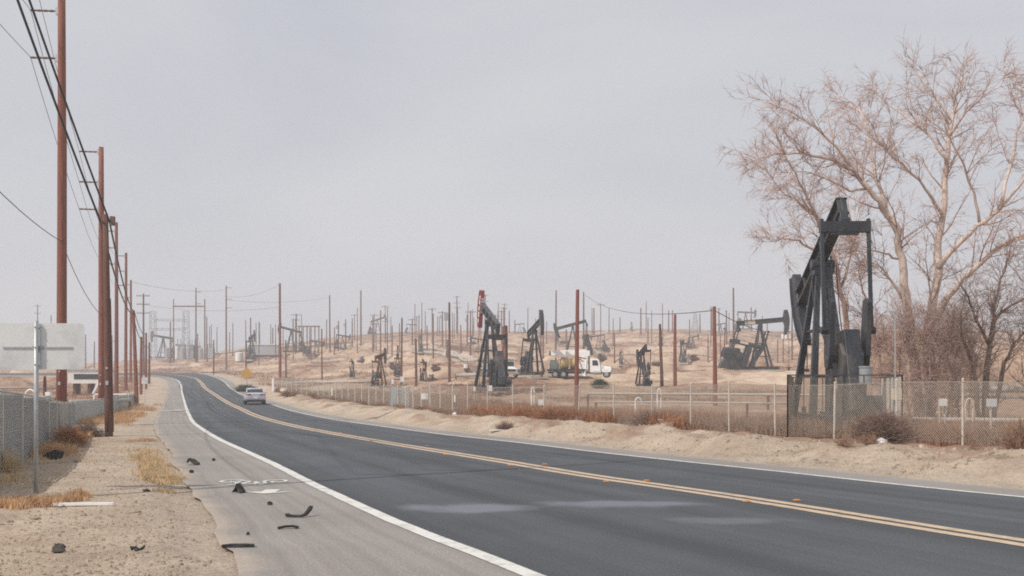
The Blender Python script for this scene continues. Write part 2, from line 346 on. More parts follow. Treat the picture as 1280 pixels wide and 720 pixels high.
# ------------------------------------------------------------------ mesh builder
class MB:
    def __init__(s): s.v = []; s.f = []; s.uv = None
    def add(s, vs, fs):
        b = len(s.v); s.v.extend(tuple(map(float, v)) for v in vs); s.f.extend(tuple(b+i for i in f) for f in fs); return s
    def box(s, c, d, rz=0, ry=0, rx=0, bev=0):
        x, y, z = (q/2 for q in d)
        vs = [Vector((a, b, e)) for e in (-z, z) for b in (-y, y) for a in (-x, x)]
        m = Matrix.Rotation(rz, 3, 'Z') @ Matrix.Rotation(ry, 3, 'Y') @ Matrix.Rotation(rx, 3, 'X')
        return s.add([m @ v+Vector(c) for v in vs], [(0, 2, 3, 1), (4, 5, 7, 6), (0, 1, 5, 4), (2, 6, 7, 3), (0, 4, 6, 2), (1, 3, 7, 5)])
    def bar(s, a, b, w, h, up=(0, 0, 1), w2=None, h2=None):
        """rectangular bar from a to b, w across, h along 'up'"""
        a = Vector(a); b = Vector(b); t = (b-a).normalized(); u = Vector(up); u = (u-t*u.dot(t))
        if u.length < 1e-4: u = Vector((1, 0, 0)); u = u-t*u.dot(t)
        u.normalize(); r = t.cross(u)
        w2 = w2 or w; h2 = h2 or h; vs = []
        for p, ww, hh in ((a, w, h), (b, w2, h2)):
            vs += [p-r*ww/2-u*hh/2, p+r*ww/2-u*hh/2, p+r*ww/2+u*hh/2, p-r*ww/2+u*hh/2]
        return s.add(vs, [(3, 2, 1, 0), (4, 5, 6, 7), (0, 1, 5, 4), (1, 2, 6, 5), (2, 3, 7, 6), (3, 0, 4, 7)])
    def tube(s, pts, rad, n=6, cap=True):
        P = [Vector(p) for p in pts]; k = len(P)
        rs = [rad]*k if isinstance(rad, (int, float)) else list(rad)
        t = (P[1]-P[0]).normalized(); u = t.orthogonal().normalized()
        vs = []; fs = []
        for i in range(k):
            ti = (P[min(i+1, k-1)]-P[max(i-1, 0)])
            if ti.length > 1e-9: t = ti.normalized()
            u = u-t*u.dot(t)
            u = u.normalized() if u.length > 1e-6 else t.orthogonal().normalized()
            w = t.cross(u)
            for j in range(n):
                a = 2*math.pi*j/n; vs.append(P[i]+(u*math.cos(a)+w*math.sin(a))*rs[i])
        for i in range(k-1):
            for j in range(n):
                q = (j+1) % n; fs.append((i*n+j, i*n+q, i*n+n+q, i*n+n+j))
        if cap: fs.append(tuple(range(n-1, -1, -1))); fs.append(tuple((k-1)*n+j for j in range(n)))
        return s.add(vs, fs)
    def prism(s, poly, y0, y1):
        """polygon in the XZ plane pushed from y0 to y1"""
        k = len(poly)
        area = sum(poly[i][0]*poly[(i+1) % k][1]-poly[(i+1) % k][0]*poly[i][1] for i in range(k))
        if area < 0: poly = poly[::-1]
        vs = [(x, y0, z) for x, z in poly]+[(x, y1, z) for x, z in poly]
        fs = [tuple(range(k)), tuple(range(2*k-1, k-1, -1))]+[(i, k+i, k+(i+1) % k, (i+1) % k) for i in range(k)]
        return s.add(vs, fs)
    def blob(s, c, d, seed, n=7, rough=.25):
        """an uneven stone or lump"""
        r = random.Random(seed); vs = []; fs = []; m = max(4, n//2+1)
        for i in range(m+1):
            th = math.pi*i/m
            for j in range(n):
                ph = 2*math.pi*j/n; k = 1+rough*(r.random()*2-1)
                vs.append((c[0]+d[0]*k*math.sin(th)*math.cos(ph), c[1]+d[1]*k*math.sin(th)*math.sin(ph), c[2]+d[2]*k*math.cos(th)))
        for i in range(m):
            for j in range(n): fs.append((i*n+j, (i+1)*n+j, (i+1)*n+(j+1) % n, i*n+(j+1) % n))
        return s.add(vs, fs)
    def build(s, name, m, parent=None, smooth=False, bevel=0):
        me = bpy.data.meshes.new(name); me.from_pydata(s.v, [], s.f); me.update()
        if s.uv is not None:
            uvl = me.uv_layers.new(name='UVMap')
            idx = np.empty(len(me.loops), int); me.loops.foreach_get('vertex_index', idx)
            uvl.data.foreach_set('uv', np.array(s.uv, float)[idx].ravel())
        if smooth: me.polygons.foreach_set('use_smooth', [True]*len(me.polygons))
        me.materials.append(m)
        o = bpy.data.objects.new(name, me); COL.objects.link(o)
        if parent is not None: o.parent = parent
        if bevel:
            b = o.modifiers.new('edge', 'BEVEL'); b.width = bevel; b.segments = 2; b.limit_method = 'ANGLE'; b.angle_limit = R(40)
        return o
def tag(o, label, cat, group=None):
    o['label'] = label; o['category'] = cat
    if group: o['group'] = group
    return o
def thing(name, label, cat, loc=(0, 0, 0), rz=0, group=None, s=1):
    o = bpy.data.objects.new(name, None); COL.objects.link(o); o.location = loc; o.rotation_euler = (0, 0, rz); o.scale = (s, s, s)
    o.empty_display_size = .3
    return tag(o, label, cat, group)
def kind(o, k): o['kind'] = k; return o

# ------------------------------------------------------------------ the setting: ground and road
def build_ground():
    k = np.concatenate([-np.geomspace(6, .95, 22, endpoint=False), np.linspace(-.95, .95, 620), np.geomspace(.95, 6, 23)[1:]])
    r = np.geomspace(6, 446, 720); r = np.concatenate([r, np.geomspace(446, 530, 5)[1:]])
    X = r[:, None]*k[None, :]; Y = np.repeat((r-6)[:, None], len(k), 1)
    X = np.clip(X, -540, 540)
    d, ry = road_dist(X, Y)
    Z = ground(X, Y, True, (d, ry))
    nr, nc = X.shape
    V = np.stack([X, Y, Z], -1).reshape(-1, 3)
    i = np.arange(nr*nc).reshape(nr, nc)
    Fq = np.stack([i[:-1, :-1], i[:-1, 1:], i[1:, 1:], i[1:, :-1]], -1).reshape(-1, 4)
    me = bpy.data.meshes.new('ground')
    me.vertices.add(len(V)); me.vertices.foreach_set('co', V.ravel())
    me.loops.add(Fq.size); me.loops.foreach_set('vertex_index', Fq.ravel())
    me.polygons.add(len(Fq)); me.polygons.foreach_set('loop_start', np.arange(0, Fq.size, 4)); me.polygons.foreach_set('loop_total', np.full(len(Fq), 4))
    me.polygons.foreach_set('use_smooth', np.ones(len(Fq), bool)); me.update(calc_edges=True)
    srt = np.argsort(L_yel[:, 1]); side = X > np.interp(Y, L_yel[srt, 1], L_yel[srt, 0])
    zone = np.zeros((nr, nc, 4)); zone[..., 3] = 1
    zone[..., 0] = sstep(Y, 48, 95)*sstep(d, 1.5, 5)
    wb = fbm(X/4, Y/4, 3, 77)
    zone[..., 1] = np.where(side, sstep(d, 3.4, 5.6)*(1-sstep(Y, 75, 105))*sstep(wb, .15, .32)*.95, sstep(d, 8.5, 11)*sstep(wb, .25, .5)*.8*(1-sstep(Y, 110, 170)))
    zone[..., 2] = (1-sstep(d, .1, 1.1+wb))*.30; sl = np.abs(np.gradient(Z, axis=0)/np.maximum(np.gradient(Y, axis=0), 1e-3))
    zone[..., 3] = np.clip(sand_mask(X, Y)+sstep(sl, .22, .48)*sstep(Y, 85, 120)*(1-sstep(Y, 330, 380))*.8*sstep(fbm(X/9, Y/9, 2, 57), .2, .5), 0, 1)
    zone[..., 1] = np.maximum(zone[..., 1], np.where(side & (Y < 110), .75, .28)*sstep(fbm(X/1.1, Y/1.6, 4, 87), .46, .60)*sstep(d, .8, 2.0))
    ca = me.color_attributes.new('zone', 'FLOAT_COLOR', 'POINT'); ca.data.foreach_set('color', zone.ravel())
    me.materials.append(M['ground'])
    o = bpy.data.objects.new('ground', me); COL.objects.link(o); kind(o, 'structure')
    tag(o, 'dry tan desert dirt rising into oil field hills', 'ground')
    m = MB(); m.add([(-550, -90, -1.1), (550, -90, -1.1), (550, 540, -1.1), (-550, 540, -1.1)], [(0, 1, 2, 3)])
    tag(kind(m.build('terrain', M['ground']), 'structure'), 'flat dry dirt plain around the oil field', 'ground')
build_ground()
def lift(Y, near, far): return near+(far-near)*float(sstep(np.array(Y), 60, 100))
def sheet(name, rows, z0, z1, m, label):
    mb = MB(); mb.uv = []
    nr, nc, _ = rows.shape; s = 0
    for i in range(nr):
        if i: s += float(np.linalg.norm(rows[i, 0]-rows[i-1, 0]))
        for j in range(nc):
            x, y = rows[i, j]; mb.v.append((x, y, float(zr(y))+lift(y, z0, z1))); mb.uv.append((s, 8*j/(nc-1)))
    for i in range(nr-1):
        for j in range(nc-1):
            mb.f.append((i*nc+j, i*nc+j+1, (i+1)*nc+j+1, (i+1)*nc+j))
    o = mb.build(name, m)
    # keep every face looking up
    me = o.data
    if me.polygons[len(me.polygons)//2].normal.z < 0: me.flip_normals()
    tag(kind(o, 'structure'), label, 'road'); return o
sheet('road', np.concatenate([ROWS_LANE_L[:, ::-1], ROWS_LANE_R[:, 1:]], 1), 0, .02, M['asphalt'], 'dark two lane asphalt road curving away to the bend')
sheet('bike_lane', ROWS_SH_L, -.002, .015, M['shoulder'], 'pale old asphalt bicycle lane beside the white edge line')
sheet('road_shoulder', ROWS_SH_R, -.002, .015, M['shoulder'], 'narrow pale asphalt strip between edge line and dirt verge')
def stripe(name, P, off, w, m, z0, z1, label, ragged=.012):
    n, _ = normals(P); C = P+n*off; mb = MB()
    for i in range(len(C)):
        j = ragged*(random.random()-.5)
        for sgn in (-1, 1):
            q = C[i]+n[i]*(sgn*w/2+j); mb.v.append((q[0], q[1], float(zr(q[1]))+lift(q[1], z0, z1)))
    mb.f = [(2*i, 2*i+1, 2*i+3, 2*i+2) for i in range(len(C)-1)]
    o = mb.build(name, m)
    if o.data.polygons[0].normal.z < 0: o.data.flip_normals()
    tag(kind(o, 'structure'), label, 'road marking')
stripe('edge_line', L_white, 0, .19, M['whiteroad'], .006, .05, 'wide white edge line between road and bicycle lane')
stripe('edge_line', L_whr, 0, .13, M['whiteroad'], .006, .05, 'thin white edge line along the far side of the road')
stripe('centre_line', L_yel, -.15, .185, M['yellowroad'], .006, .05, 'worn yellow centre line, the farther one of the pair')
stripe('centre_line', L_yel, .15, .185, M['yellowroad'], .006, .05, 'worn yellow centre line, the closer one of the pair')

# bicycle symbol and arrow, painted for riders coming towards us
def marking(px, py, sc, label):
    x0, y0 = road_at(px, py); z = float(zr(y0))+lift(y0, .006, .05)
    mb = MB()
    def P(u, v): return (x0+u*sc, y0-v*sc*1.0, z)      # v points towards the camera
    def ring(cu, cv, r, t, n=20):
        b = len(mb.v)
        for i in range(n):
            a = 2*math.pi*i/n
            for q in (r-t, r): mb.v.append(P(cu+q*math.cos(a), cv+q*1.25*math.sin(a)))
        mb.f += [(b+2*i, b+2*i+1, b+2*((i+1) % n)+1, b+2*((i+1) % n)) for i in range(n)]
    def bar(a, b, t):
        a = Vector((a[0], a[1], 0)); b = Vector((b[0], b[1], 0)); d = (b-a).normalized(); nn = Vector((-d.y, d.x, 0))*t*.62
        k = len(mb.v)
        mb.v += [P(*(a+nn).xy), P(*(a-nn).xy), P(*(b-nn).xy), P(*(b+nn).xy)]; mb.f.append((k, k+1, k+2, k+3))
    ring(-.34, -.30, .2, .06); ring(.34, -.30, .2, .06)
    for a, b in [((-.34, -.30), (-.12, .12)), ((-.12, .12), (.2, .12)), ((.2, .12), (0, -.28)), ((0, -.28), (-.12, .12)), ((-.34, -.30), (0, -.28)), ((.34, -.30), (.17, .26)), ((.17, .26), (.3, .28)), ((-.13, .12), (-.16, .24)), ((-.25, .25), (-.08, .25))]: bar(a, b, .07)
    o = mb.build('bicycle_symbol', M['whiteroad']); tag(kind(o, 'structure'), label, 'road marking')
    if o.data.polygons[0].normal.z < 0: o.data.flip_normals()
    return x0, y0, z
marking(311, 604, 1.12, 'worn white bicycle symbol painted upside down on the bicycle lane')
x0, y0 = road_at(334, 615.5)
mb = MB(); mb.v = [(x0-.12, y0+.42, .006), (x0+.12, y0+.42, .006), (x0+.12, y0+.06, .006), (x0+.42, y0+.06, .006), (x0, y0-.22, .006), (x0-.42, y0+.06, .006), (x0-.12, y0+.06, .006)]; mb.f = [(0, 6, 2, 1), (5, 4, 3)]
o = mb.build('arrow', M['whiteroad']); tag(kind(o, 'structure'), 'white arrow painted below the bicycle symbol', 'road marking')
if o.data.polygons[0].normal.z < 0: o.data.flip_normals()
x0, y0 = road_at(219, 514); mb = MB(); zz = float(zr(y0))+.05
for a, b in [((-.6, 1.2), (.6, 1.6)), ((-.7, -1.4), (.1, -.9)), ((-.2, -.6), (.5, .5))]: mb.add([(x0+a[0], y0+a[1], zz), (x0+b[0], y0+a[1], zz), (x0+b[0], y0+b[1], zz), (x0+a[0], y0+b[1], zz)], [(0, 1, 2, 3)])
tag(kind(mb.build('bicycle_symbol', M['whiteroad']), 'structure'), 'faint far white symbol on the bicycle lane before the bend', 'road marking')

# raised reflectors along the centre line
REF = [(678, 581.2, -1), (660, 585.3, 1), (682.5, 581.3, -1), (757, 603, 1), (808, 601.5, -1), (935, 627.5, 1), (996, 626.3, -1), (534, 559, -1), (560, 569.5, 1), (463, 547.5, -1), (427, 545.5, -1)]
REFL = {0: None}
for k, (px, py, s, lab) in enumerate([(757.5, 602.5, 1, 'amber road reflector on the near side of the centre line behind the larger pale patch'),
        (808, 601.3, -1, 'amber road reflector on the far side of the centre line behind the larger pale patch'),
        (934, 627.5, 1, 'amber road reflector on the near yellow line, closest of that line to the viewer'),
        (996, 626, -1, 'amber road reflector on the far yellow line, closest of that line to the viewer'),
        (681, 580.8, -1, 'amber road reflector on the far yellow line above the long pole shadow'),
        (637.5, 582.2, 1, 'amber road reflector on the near yellow line just above the pole shadow'),
        (534, 557.5, -1, 'amber road reflector on the far yellow line, fourth from the viewer'),
        (557, 568.5, 1, 'amber road reflector on the near yellow line, fourth from the viewer'),
        (464, 551.3, 1, 'small amber road reflector on the near yellow line toward the car'),
        (426, 541.2, -1, 'small amber road reflector on the far yellow line toward the car')]):
    x, y = road_at(px, py)
    mb = MB(); b = .055; t = .035
    mb.add([(-b, -b, 0), (b, -b, 0), (b, b, 0), (-b, b, 0), (-t, -.025, .02), (t, -.025, .02), (t, .025, .02), (-t, .025, .02)], [(3, 2, 1, 0), (4, 5, 6, 7), (0, 1, 5, 4), (1, 2, 6, 5), (2, 3, 7, 6), (3, 0, 4, 7)])
    o = mb.build('road_reflector', M['amber']); o.location = (x, y, .008); o.rotation_euler.z = .5; o.scale = (.85, .85, .85)
    tag(o, lab, 'road reflector', 'reflectors along the centre line')

# ------------------------------------------------------------------ fences
def chainlink(mb, A, B, zA, zB, H, pitch, r, n=3):
    A = Vector((A[0], A[1], zA)); B = Vector((B[0], B[1], zB)); L = (B-A).length; d = (B-A)/L; nn = Vector((-d.y, d.x, 0))*r
    def pt(s, t): return A+d*s+Vector((0, 0, t))
    for sg in (1, -1):
        c = -H if sg > 0 else 0.0
        end = L if sg > 0 else L+H
        c += random.random()*pitch
        while c < end:
            if sg > 0: s0, t0, s1, t1 = c, 0, c+H, H
            else: s0, t0, s1, t1 = c, 0, c-H, H
            pts = []
            for s, t in ((s0, t0), (s1, t1)):
                if s < 0: t = t+(-s)*(1 if sg > 0 else -1); s = 0
                if s > L: t = t-(s-L)*(1 if sg > 0 else -1) if sg > 0 else t+(s-L); s = L
                pts.append((s, t))
            if abs(pts[0][1]-pts[1][1]) > .02 and -1e-6 <= min(pts[0][1], pts[1][1]) and max(pts[0][1], pts[1][1]) <= H+1e-6:
                mb.tube([pt(*pts[0])+nn*sg, pt(*pts[1])+nn*sg], r, n, cap=False)
            c += pitch
    return mb
def fence_right():
    P = smooth(resample([road_at(*p) for p in FENCE_R], .3), 8)
    root = thing('chain_link_fence', 'long rusty chain-link fence with pale posts along the oil field verge', 'fence')
    d = np.r_[0, np.cumsum(np.linalg.norm(np.diff(P, axis=0), axis=1))]
    s = np.arange(.6, d[-1], 2.35); Q = np.c_[np.interp(s, d, P[:, 0]), np.interp(s, d, P[:, 1])]
    Zs = ground(Q[:, 0], Q[:, 1])
    wire = MB(); far = MB()
    H = np.interp(s, [0, 15, 45, d[-1]], [1.85, 1.72, 1.56, 1.5])
    for i, q in enumerate(Q):
        lean = (random.gauss(0, .012), random.gauss(0, .012))
        m = MB(); rr = .034 if q[1] < 60 else .04
        m.tube([(q[0], q[1], Zs[i]-.2), (q[0]+lean[0]*H[i], q[1]+lean[1]*H[i], Zs[i]+H[i]+.06)], rr, 7)
        m.blob((q[0]+lean[0]*H[i], q[1]+lean[1]*H[i], Zs[i]+H[i]+.07), (.045, .045, .04), i, 6, .0)
        m.build('post', M['fencesteel'], root, smooth=False)
        if i+1 < len(Q):
            m = MB() if q[1] < 45 else (far if q[1] >= 45 else MB())
            chainlink(m, q, Q[i+1], Zs[i]+.04, Zs[i+1]+.04, min(H[i], H[i+1]), .085 if q[1] < 45 else .13, .0045 if q[1] < 45 else .0042)
            a = (q[0], q[1], Zs[i]+H[i]); b = (Q[i+1][0], Q[i+1][1], Zs[i+1]+H[i+1])
            m.tube([a, b], .008 if q[1] < 75 else .02, 4, cap=False)
            if m is not far: m.build('wire_mesh', M['wire'], root)
    far.build('wire_mesh', M['wire'], root)
    return Q, Zs, H
FQ, FZ, FH = fence_right()

def fence_left():
    # plan position, foot height and panel height along the slatted fence
    S = [(-8.3, 14.2, 0, 1.62), (-9.3, 17.3, 0, 1.60), (-9.95, 19.4, 0, 1.58), (-11.2, 23, -.05, 1.52), (-12.6, 27, -.16, 1.50), (-14.1, 31, -.26, 1.45), (-16.8, 37.5, -.36, 1.40), (-19.6, 45, -.42, 1.38), (-23, 56, -.42, 1.36), (-28, 72, -.40, 1.38), (-33, 88, -.3, 1.30)]
    S = np.array(S); d = np.r_[0, np.cumsum(np.linalg.norm(np.diff(S[:, :2], axis=0), axis=1))]
    s = np.arange(0, d[-1], 2.9); Q = np.stack([np.interp(s, d, S[:, k]) for k in range(4)], 1)
    root = thing('slatted_fence', 'grey slatted chain-link fence along the dirt verge behind the road sign', 'fence')
    for i in range(len(Q)):
        x, y, z, h = Q[i]
        m = MB(); m.tube([(x, y, z-.3), (x, y, z+h+.05)], .038, 8); m.build('post', M['fencesteel'], root)
        if i+1 == len(Q): break
        x2, y2, z2, h2 = Q[i+1]; L = math.hypot(x2-x, y2-y); dx, dy = (x2-x)/L, (y2-y)/L
        sl = MB(); n = int(L/.088); ang = math.atan2(dy, dx)
        if y < 27:       # the closest bays are woven with level laths
            for zz in np.arange(.03, min(h, h2)-.02, .064):
                sl.bar((x, y, z+zz), (x2, y2, z2+zz), .014, .050)
            for k in range(int(L/.29)+1):
                t = min(1, k*.29/L); px, py = x+(x2-x)*t+dy*.012, y+(y2-y)*t-dx*.012
                sl.box((px, py, z+(z2-z)*t+h/2), (.035, .012, h), ang)
            n = 0
        for k in range(n):
            t = (k+.5)/n; px, py = x+(x2-x)*t, y+(y2-y)*t
            pz, ph = z+(z2-z)*t, h+(h2-h)*t-.02-random.random()*.025
            sl.box((px, py, pz+ph/2-.1), (.074, .016, ph+.2), ang+random.gauss(0, .05))
        sl.build('slat_panel', M['slat'], root)
        w = MB(); off = (dy*.018, -dx*.018)
        chainlink(w, (x+off[0], y+off[1]), (x2+off[0], y2+off[1]), z-.05, z2-.05, min(h, h2)+.02, .075 if y < 40 else .15, .0032)
        if y < 40:
            for zz in np.arange(.03, min(h, h2), .055): w.tube([(x+off[0], y+off[1], z+zz), (x2+off[0], y2+off[1], z2+zz)], .0045, 3, cap=False)
        w.tube([(x, y, z+h+.02), (x2, y2, z2+h2+.02)], .02, 6, cap=False)
        w.build('wire_mesh', M['steel'], root)
fence_left()

# ------------------------------------------------------------------ road sign seen from behind
sx, sy = -7.49, 15.74; sz = gz(sx, sy)
rs = thing('road_sign', 'blank grey back of a wide road sign on one steel post', 'road sign', (sx, sy, sz), .0)
m = MB(); m.tube([(0, 0, -.3), (0, 0, 2.72-sz)], .036, 10); m.build('post', M['steel'], rs, smooth=True)
m = MB(); c = .06; x1, z0, z1 = .73, 1.955-sz, 2.685-sz
poly = [(-x1+c, z0), (x1-c, z0), (x1-.017, z0+.017), (x1, z0+c), (x1, z1-c), (x1-.017, z1-.017), (x1-c, z1), (-x1+c, z1), (-x1+.017, z1-.017), (-x1, z1-c), (-x1, z0+c), (-x1+.017, z0+.017)]
m.prism(poly, .060, .064); m.build('panel', M['signback'], rs)
m = MB(); m.box((0, .05, 2.30-sz), (1.10, .014, .024)); m.box((0, .043, 2.30-sz), (.16, .02, .05)); m.build('brace', M['steel'], rs)
m = MB()
for zz in (2.30, 2.62, 2.03): m.tube([(0, -.05, zz-sz), (0, .07, zz-sz)], .012, 6)
m.build('bolt', M['chrome'], rs)

# ------------------------------------------------------------------ utility poles and wires
PG = 'utility poles across the oil field'
def pole_at(x, y, z, h, r, m, label, arms=(), lean=(0, 0), group=PG, seg=7):
    """arms: (height, kind) kind 'T' = cross arm both ways, 'L' = single stand-off arm to the left"""
    mb = MB(); k = 5; pts = []; rad = []
    for i in range(k+1):
        t = i/k; w = .02*math.sin(3*t+x)
        pts.append((lean[0]*t*h+w, lean[1]*t*h, -.4+(h+.4)*t)); rad.append(r*(1.12-.38*t))
    mb.tube(pts, rad, seg)
    o = mb.build('utility_pole', m, smooth=(y < 60)); o.location = (x, y, z); tag(o, label, 'utility pole', group)
    if y < 60 and x < -5:
        a = MB(); a.tube([(r*1.0+lean[0]*h*q, 0, h*q) for q in (.02, .2, .4, .62)], .022, 5); a.build('ground_wire', M['woodgrey'], o)
        a = MB(); a.box((lean[0]*1.8, -r*1.12, 1.8), (.10, .01, .14)); a.box((lean[0]*2.3, -r*1.1, 2.3), (.07, .01, .07)); a.build('tag', M['chrome'], o)
    for hh, kd in arms:
        lx = lean[0]*hh; a = MB()
        if kd == 'T':
            a.box((lx, -r*1.15, hh), (2.4, .11, .13)); a.build('crossarm', m, o)
            a = MB()
            for q in (-1.1, -.55, .55, 1.1): a.tube([(lx+q, -r*1.15, hh+.065), (lx+q, -r*1.15, hh+.2), (lx+q, -r*1.15, hh+.3)], [.03, .06, .04], 6)
            a.build('insulator', M['tankgrey'], o)
        elif kd == 'R':
            a.box((lx+.75, -r*1.15, hh), (1.5, .1, .12)); a.build('crossarm', m, o)
        elif kd == 'X':
            a.box((lx-.3, -r-.22, hh-.3), (.5, .5, .9)); a.build('transformer', M['tankgrey'], o)
        else:
            n = 9; L = 1.15
            pp = [(lx-r*.8-L*i/n, 0, hh+.04*i/n) for i in range(n+1)]
            a.tube(pp, [.055 if i % 2 == 0 else .036 for i in range(n+1)], 8); a.build('insulator', M['woodgrey'], o)
            a = MB(); a.box((lx-r*.75, 0, hh), (.16, .14, .30)); a.build('bracket', M['chrome'], o)
    return o
def wire(pts, sag, r, m, label, cat='wire', group=None, n=14):
    o = MB(); P = []
    for a, b in zip(pts[:-1], pts[1:]):
        a = Vector(a); b = Vector(b)
        for i in range(n):
            t = i/n; q = a.lerp(b, t); q.z -= 4*sag*t*(1-t)*min(1, (b-a).length/40); P.append(q)
    P.append(Vector(pts[-1])); o.tube(P, r, 5)
    return tag(o.build('cable', m), label, cat, group)
LG = 'tall roadside transmission poles'
tops = {}
def tall(px, top, Y, r, m, label, arm_rows, base=None, kd='L', lean=(0, 0), hmax=None):
    x = (px-640)/F*Y; z = gz(x, Y); zt = EYE+(HZ-top)/F*Y if hmax is None else z+hmax
    arms = [(EYE+(HZ-a)/F*Y-z, kd) for a in arm_rows]
    o = pole_at(x, Y, z, zt-z, r, m, label, arms, lean, LG); o['group'] = LG
    tops[px] = [(x-1.3 if kd == 'L' else x, Y, z+h+.05) for h, _ in arms]; return x, Y, z
tall(77, 0, 42, .20, M['wood'], 'tall thick red brown transmission pole rising past the road sign out of the picture', [-44, 14, 73], hmax=19.6)
tall(127, 184, 58, .19, M['wood'], 'tall red brown transmission pole directly behind the short dark roadside pole', [190, 228, 262])
tall(145.5, 278, 95, .19, M['wood'], 'straight red pole just right of the short dark roadside pole', [289, 310, 330])
tall(157.5, 316, 118, .19, M['wood'], 'red transmission pole with stand-off arms, fourth tall one along the fence', [320, 339, 357])
tall(163.5, 350, 150, .19, M['wood'], 'slim red pole standing just left of the leaning roadside pole', [356, 372])
x0, y0, z0 = tall(179.5, 367, 182, .19, M['woodgrey'], 'slim grey brown pole with three crossarms beyond the roadside poles', [370, 380.5, 391.5], kd='T')
# pole outside the frame on the left: it carries the wires and throws the long shadow over the road
A0 = pole_at(-10.6, 12.45, 0, 20.6, .085, M['wood'], 'tall transmission pole beside the near end of the slatted fence', [(15.2, 'L'), (13.2, 'L')], (0, 0), LG)
tops[0] = [(-11.9, 12.45, 19.2), (-11.9, 12.45, 15.25), (-11.9, 12.45, 13.25)]
seq = [0, 77, 127, 145.5, 157.5]
wl = ['thin bare wire from the upper pole arms', 'thin bare wire from the middle pole arms', 'thin bare wire from the lowest pole arms']
for k in range(3):
    wire([tops[q][k] for q in seq], .45, .014, M['conductor'], wl[k], 'wire', 'bare wires on the tall poles')
wire([(-10.6, 12.45, 9.4), at(77, 302, 41.8), at(127, 394, 57.8), at(145.5, 420, 94.8)], 1.0, .016, M['cable'], 'thin slack wire sagging between the tall poles below their arms')
# the low roadside line
LO = 'short dark poles along the bicycle lane'
def low(px, top, base, Y, r, label, m, lean=0, arms=()):
    x = (px-640)/F*Y; z = gz(x, Y); h = EYE+(HZ-top)/F*Y-z
    pole_at(x, Y, z, h, r, m, label, arms, (lean, 0), LO); return (x+lean*h, Y, z+h)
tC = low(137.2, 268, 545, 33.7, .125, 'short dark brown pole carrying two thick cables at the verge edge', M['wooddark'], -.022)
tG = low(171, 388, 503, 83, .17, 'short red pole leaning sideways beside the fence end', M['wood'], -.037)
tH = low(176.5, 421, 503, 108, .16, 'short red stub pole next to the small white sign', M['wood'])
tI = low(182.5, 416, 500, 122, .15, 'thin short pole rising behind the small white sign', M['wood'])
tJ = low(186.5, 428, 492, 140, .16, 'thin dark pole farthest along the fence before the bend', M['wooddark'])
zC = tC[2]
wire([(-10.6, 12.45, 19.6), (tC[0]-.16, tC[1], zC-.2), (tG[0], tG[1], tG[2]-.3), (tH[0], tH[1], tH[2]-.2), (tJ[0], tJ[1], tJ[2]-.3)], .8, .036, M['cable'], 'thick black cable, the lower of the roadside pair', 'cable', 'thick cables on the short poles', 24)
wire([(-10.6, 12.45, 20.3), (tC[0]+.16, tC[1], zC-.25), (tG[0]+.1, tG[1], tG[2]-.1), (tI[0], tI[1], tI[2]-.1)], .7, .033, M['cable'], 'thick black cable, the upper of the roadside pair', 'cable', 'thick cables on the short poles', 24)
m = MB(); m.box((0, 0, 0), (.13, .15, .30)); o = m.build('splice_box', M['woodgrey']); o.location = (tC[0]+.26, tC[1], zC-.22); tag(o, 'small grey splice box on top of the short dark pole', 'splice box')

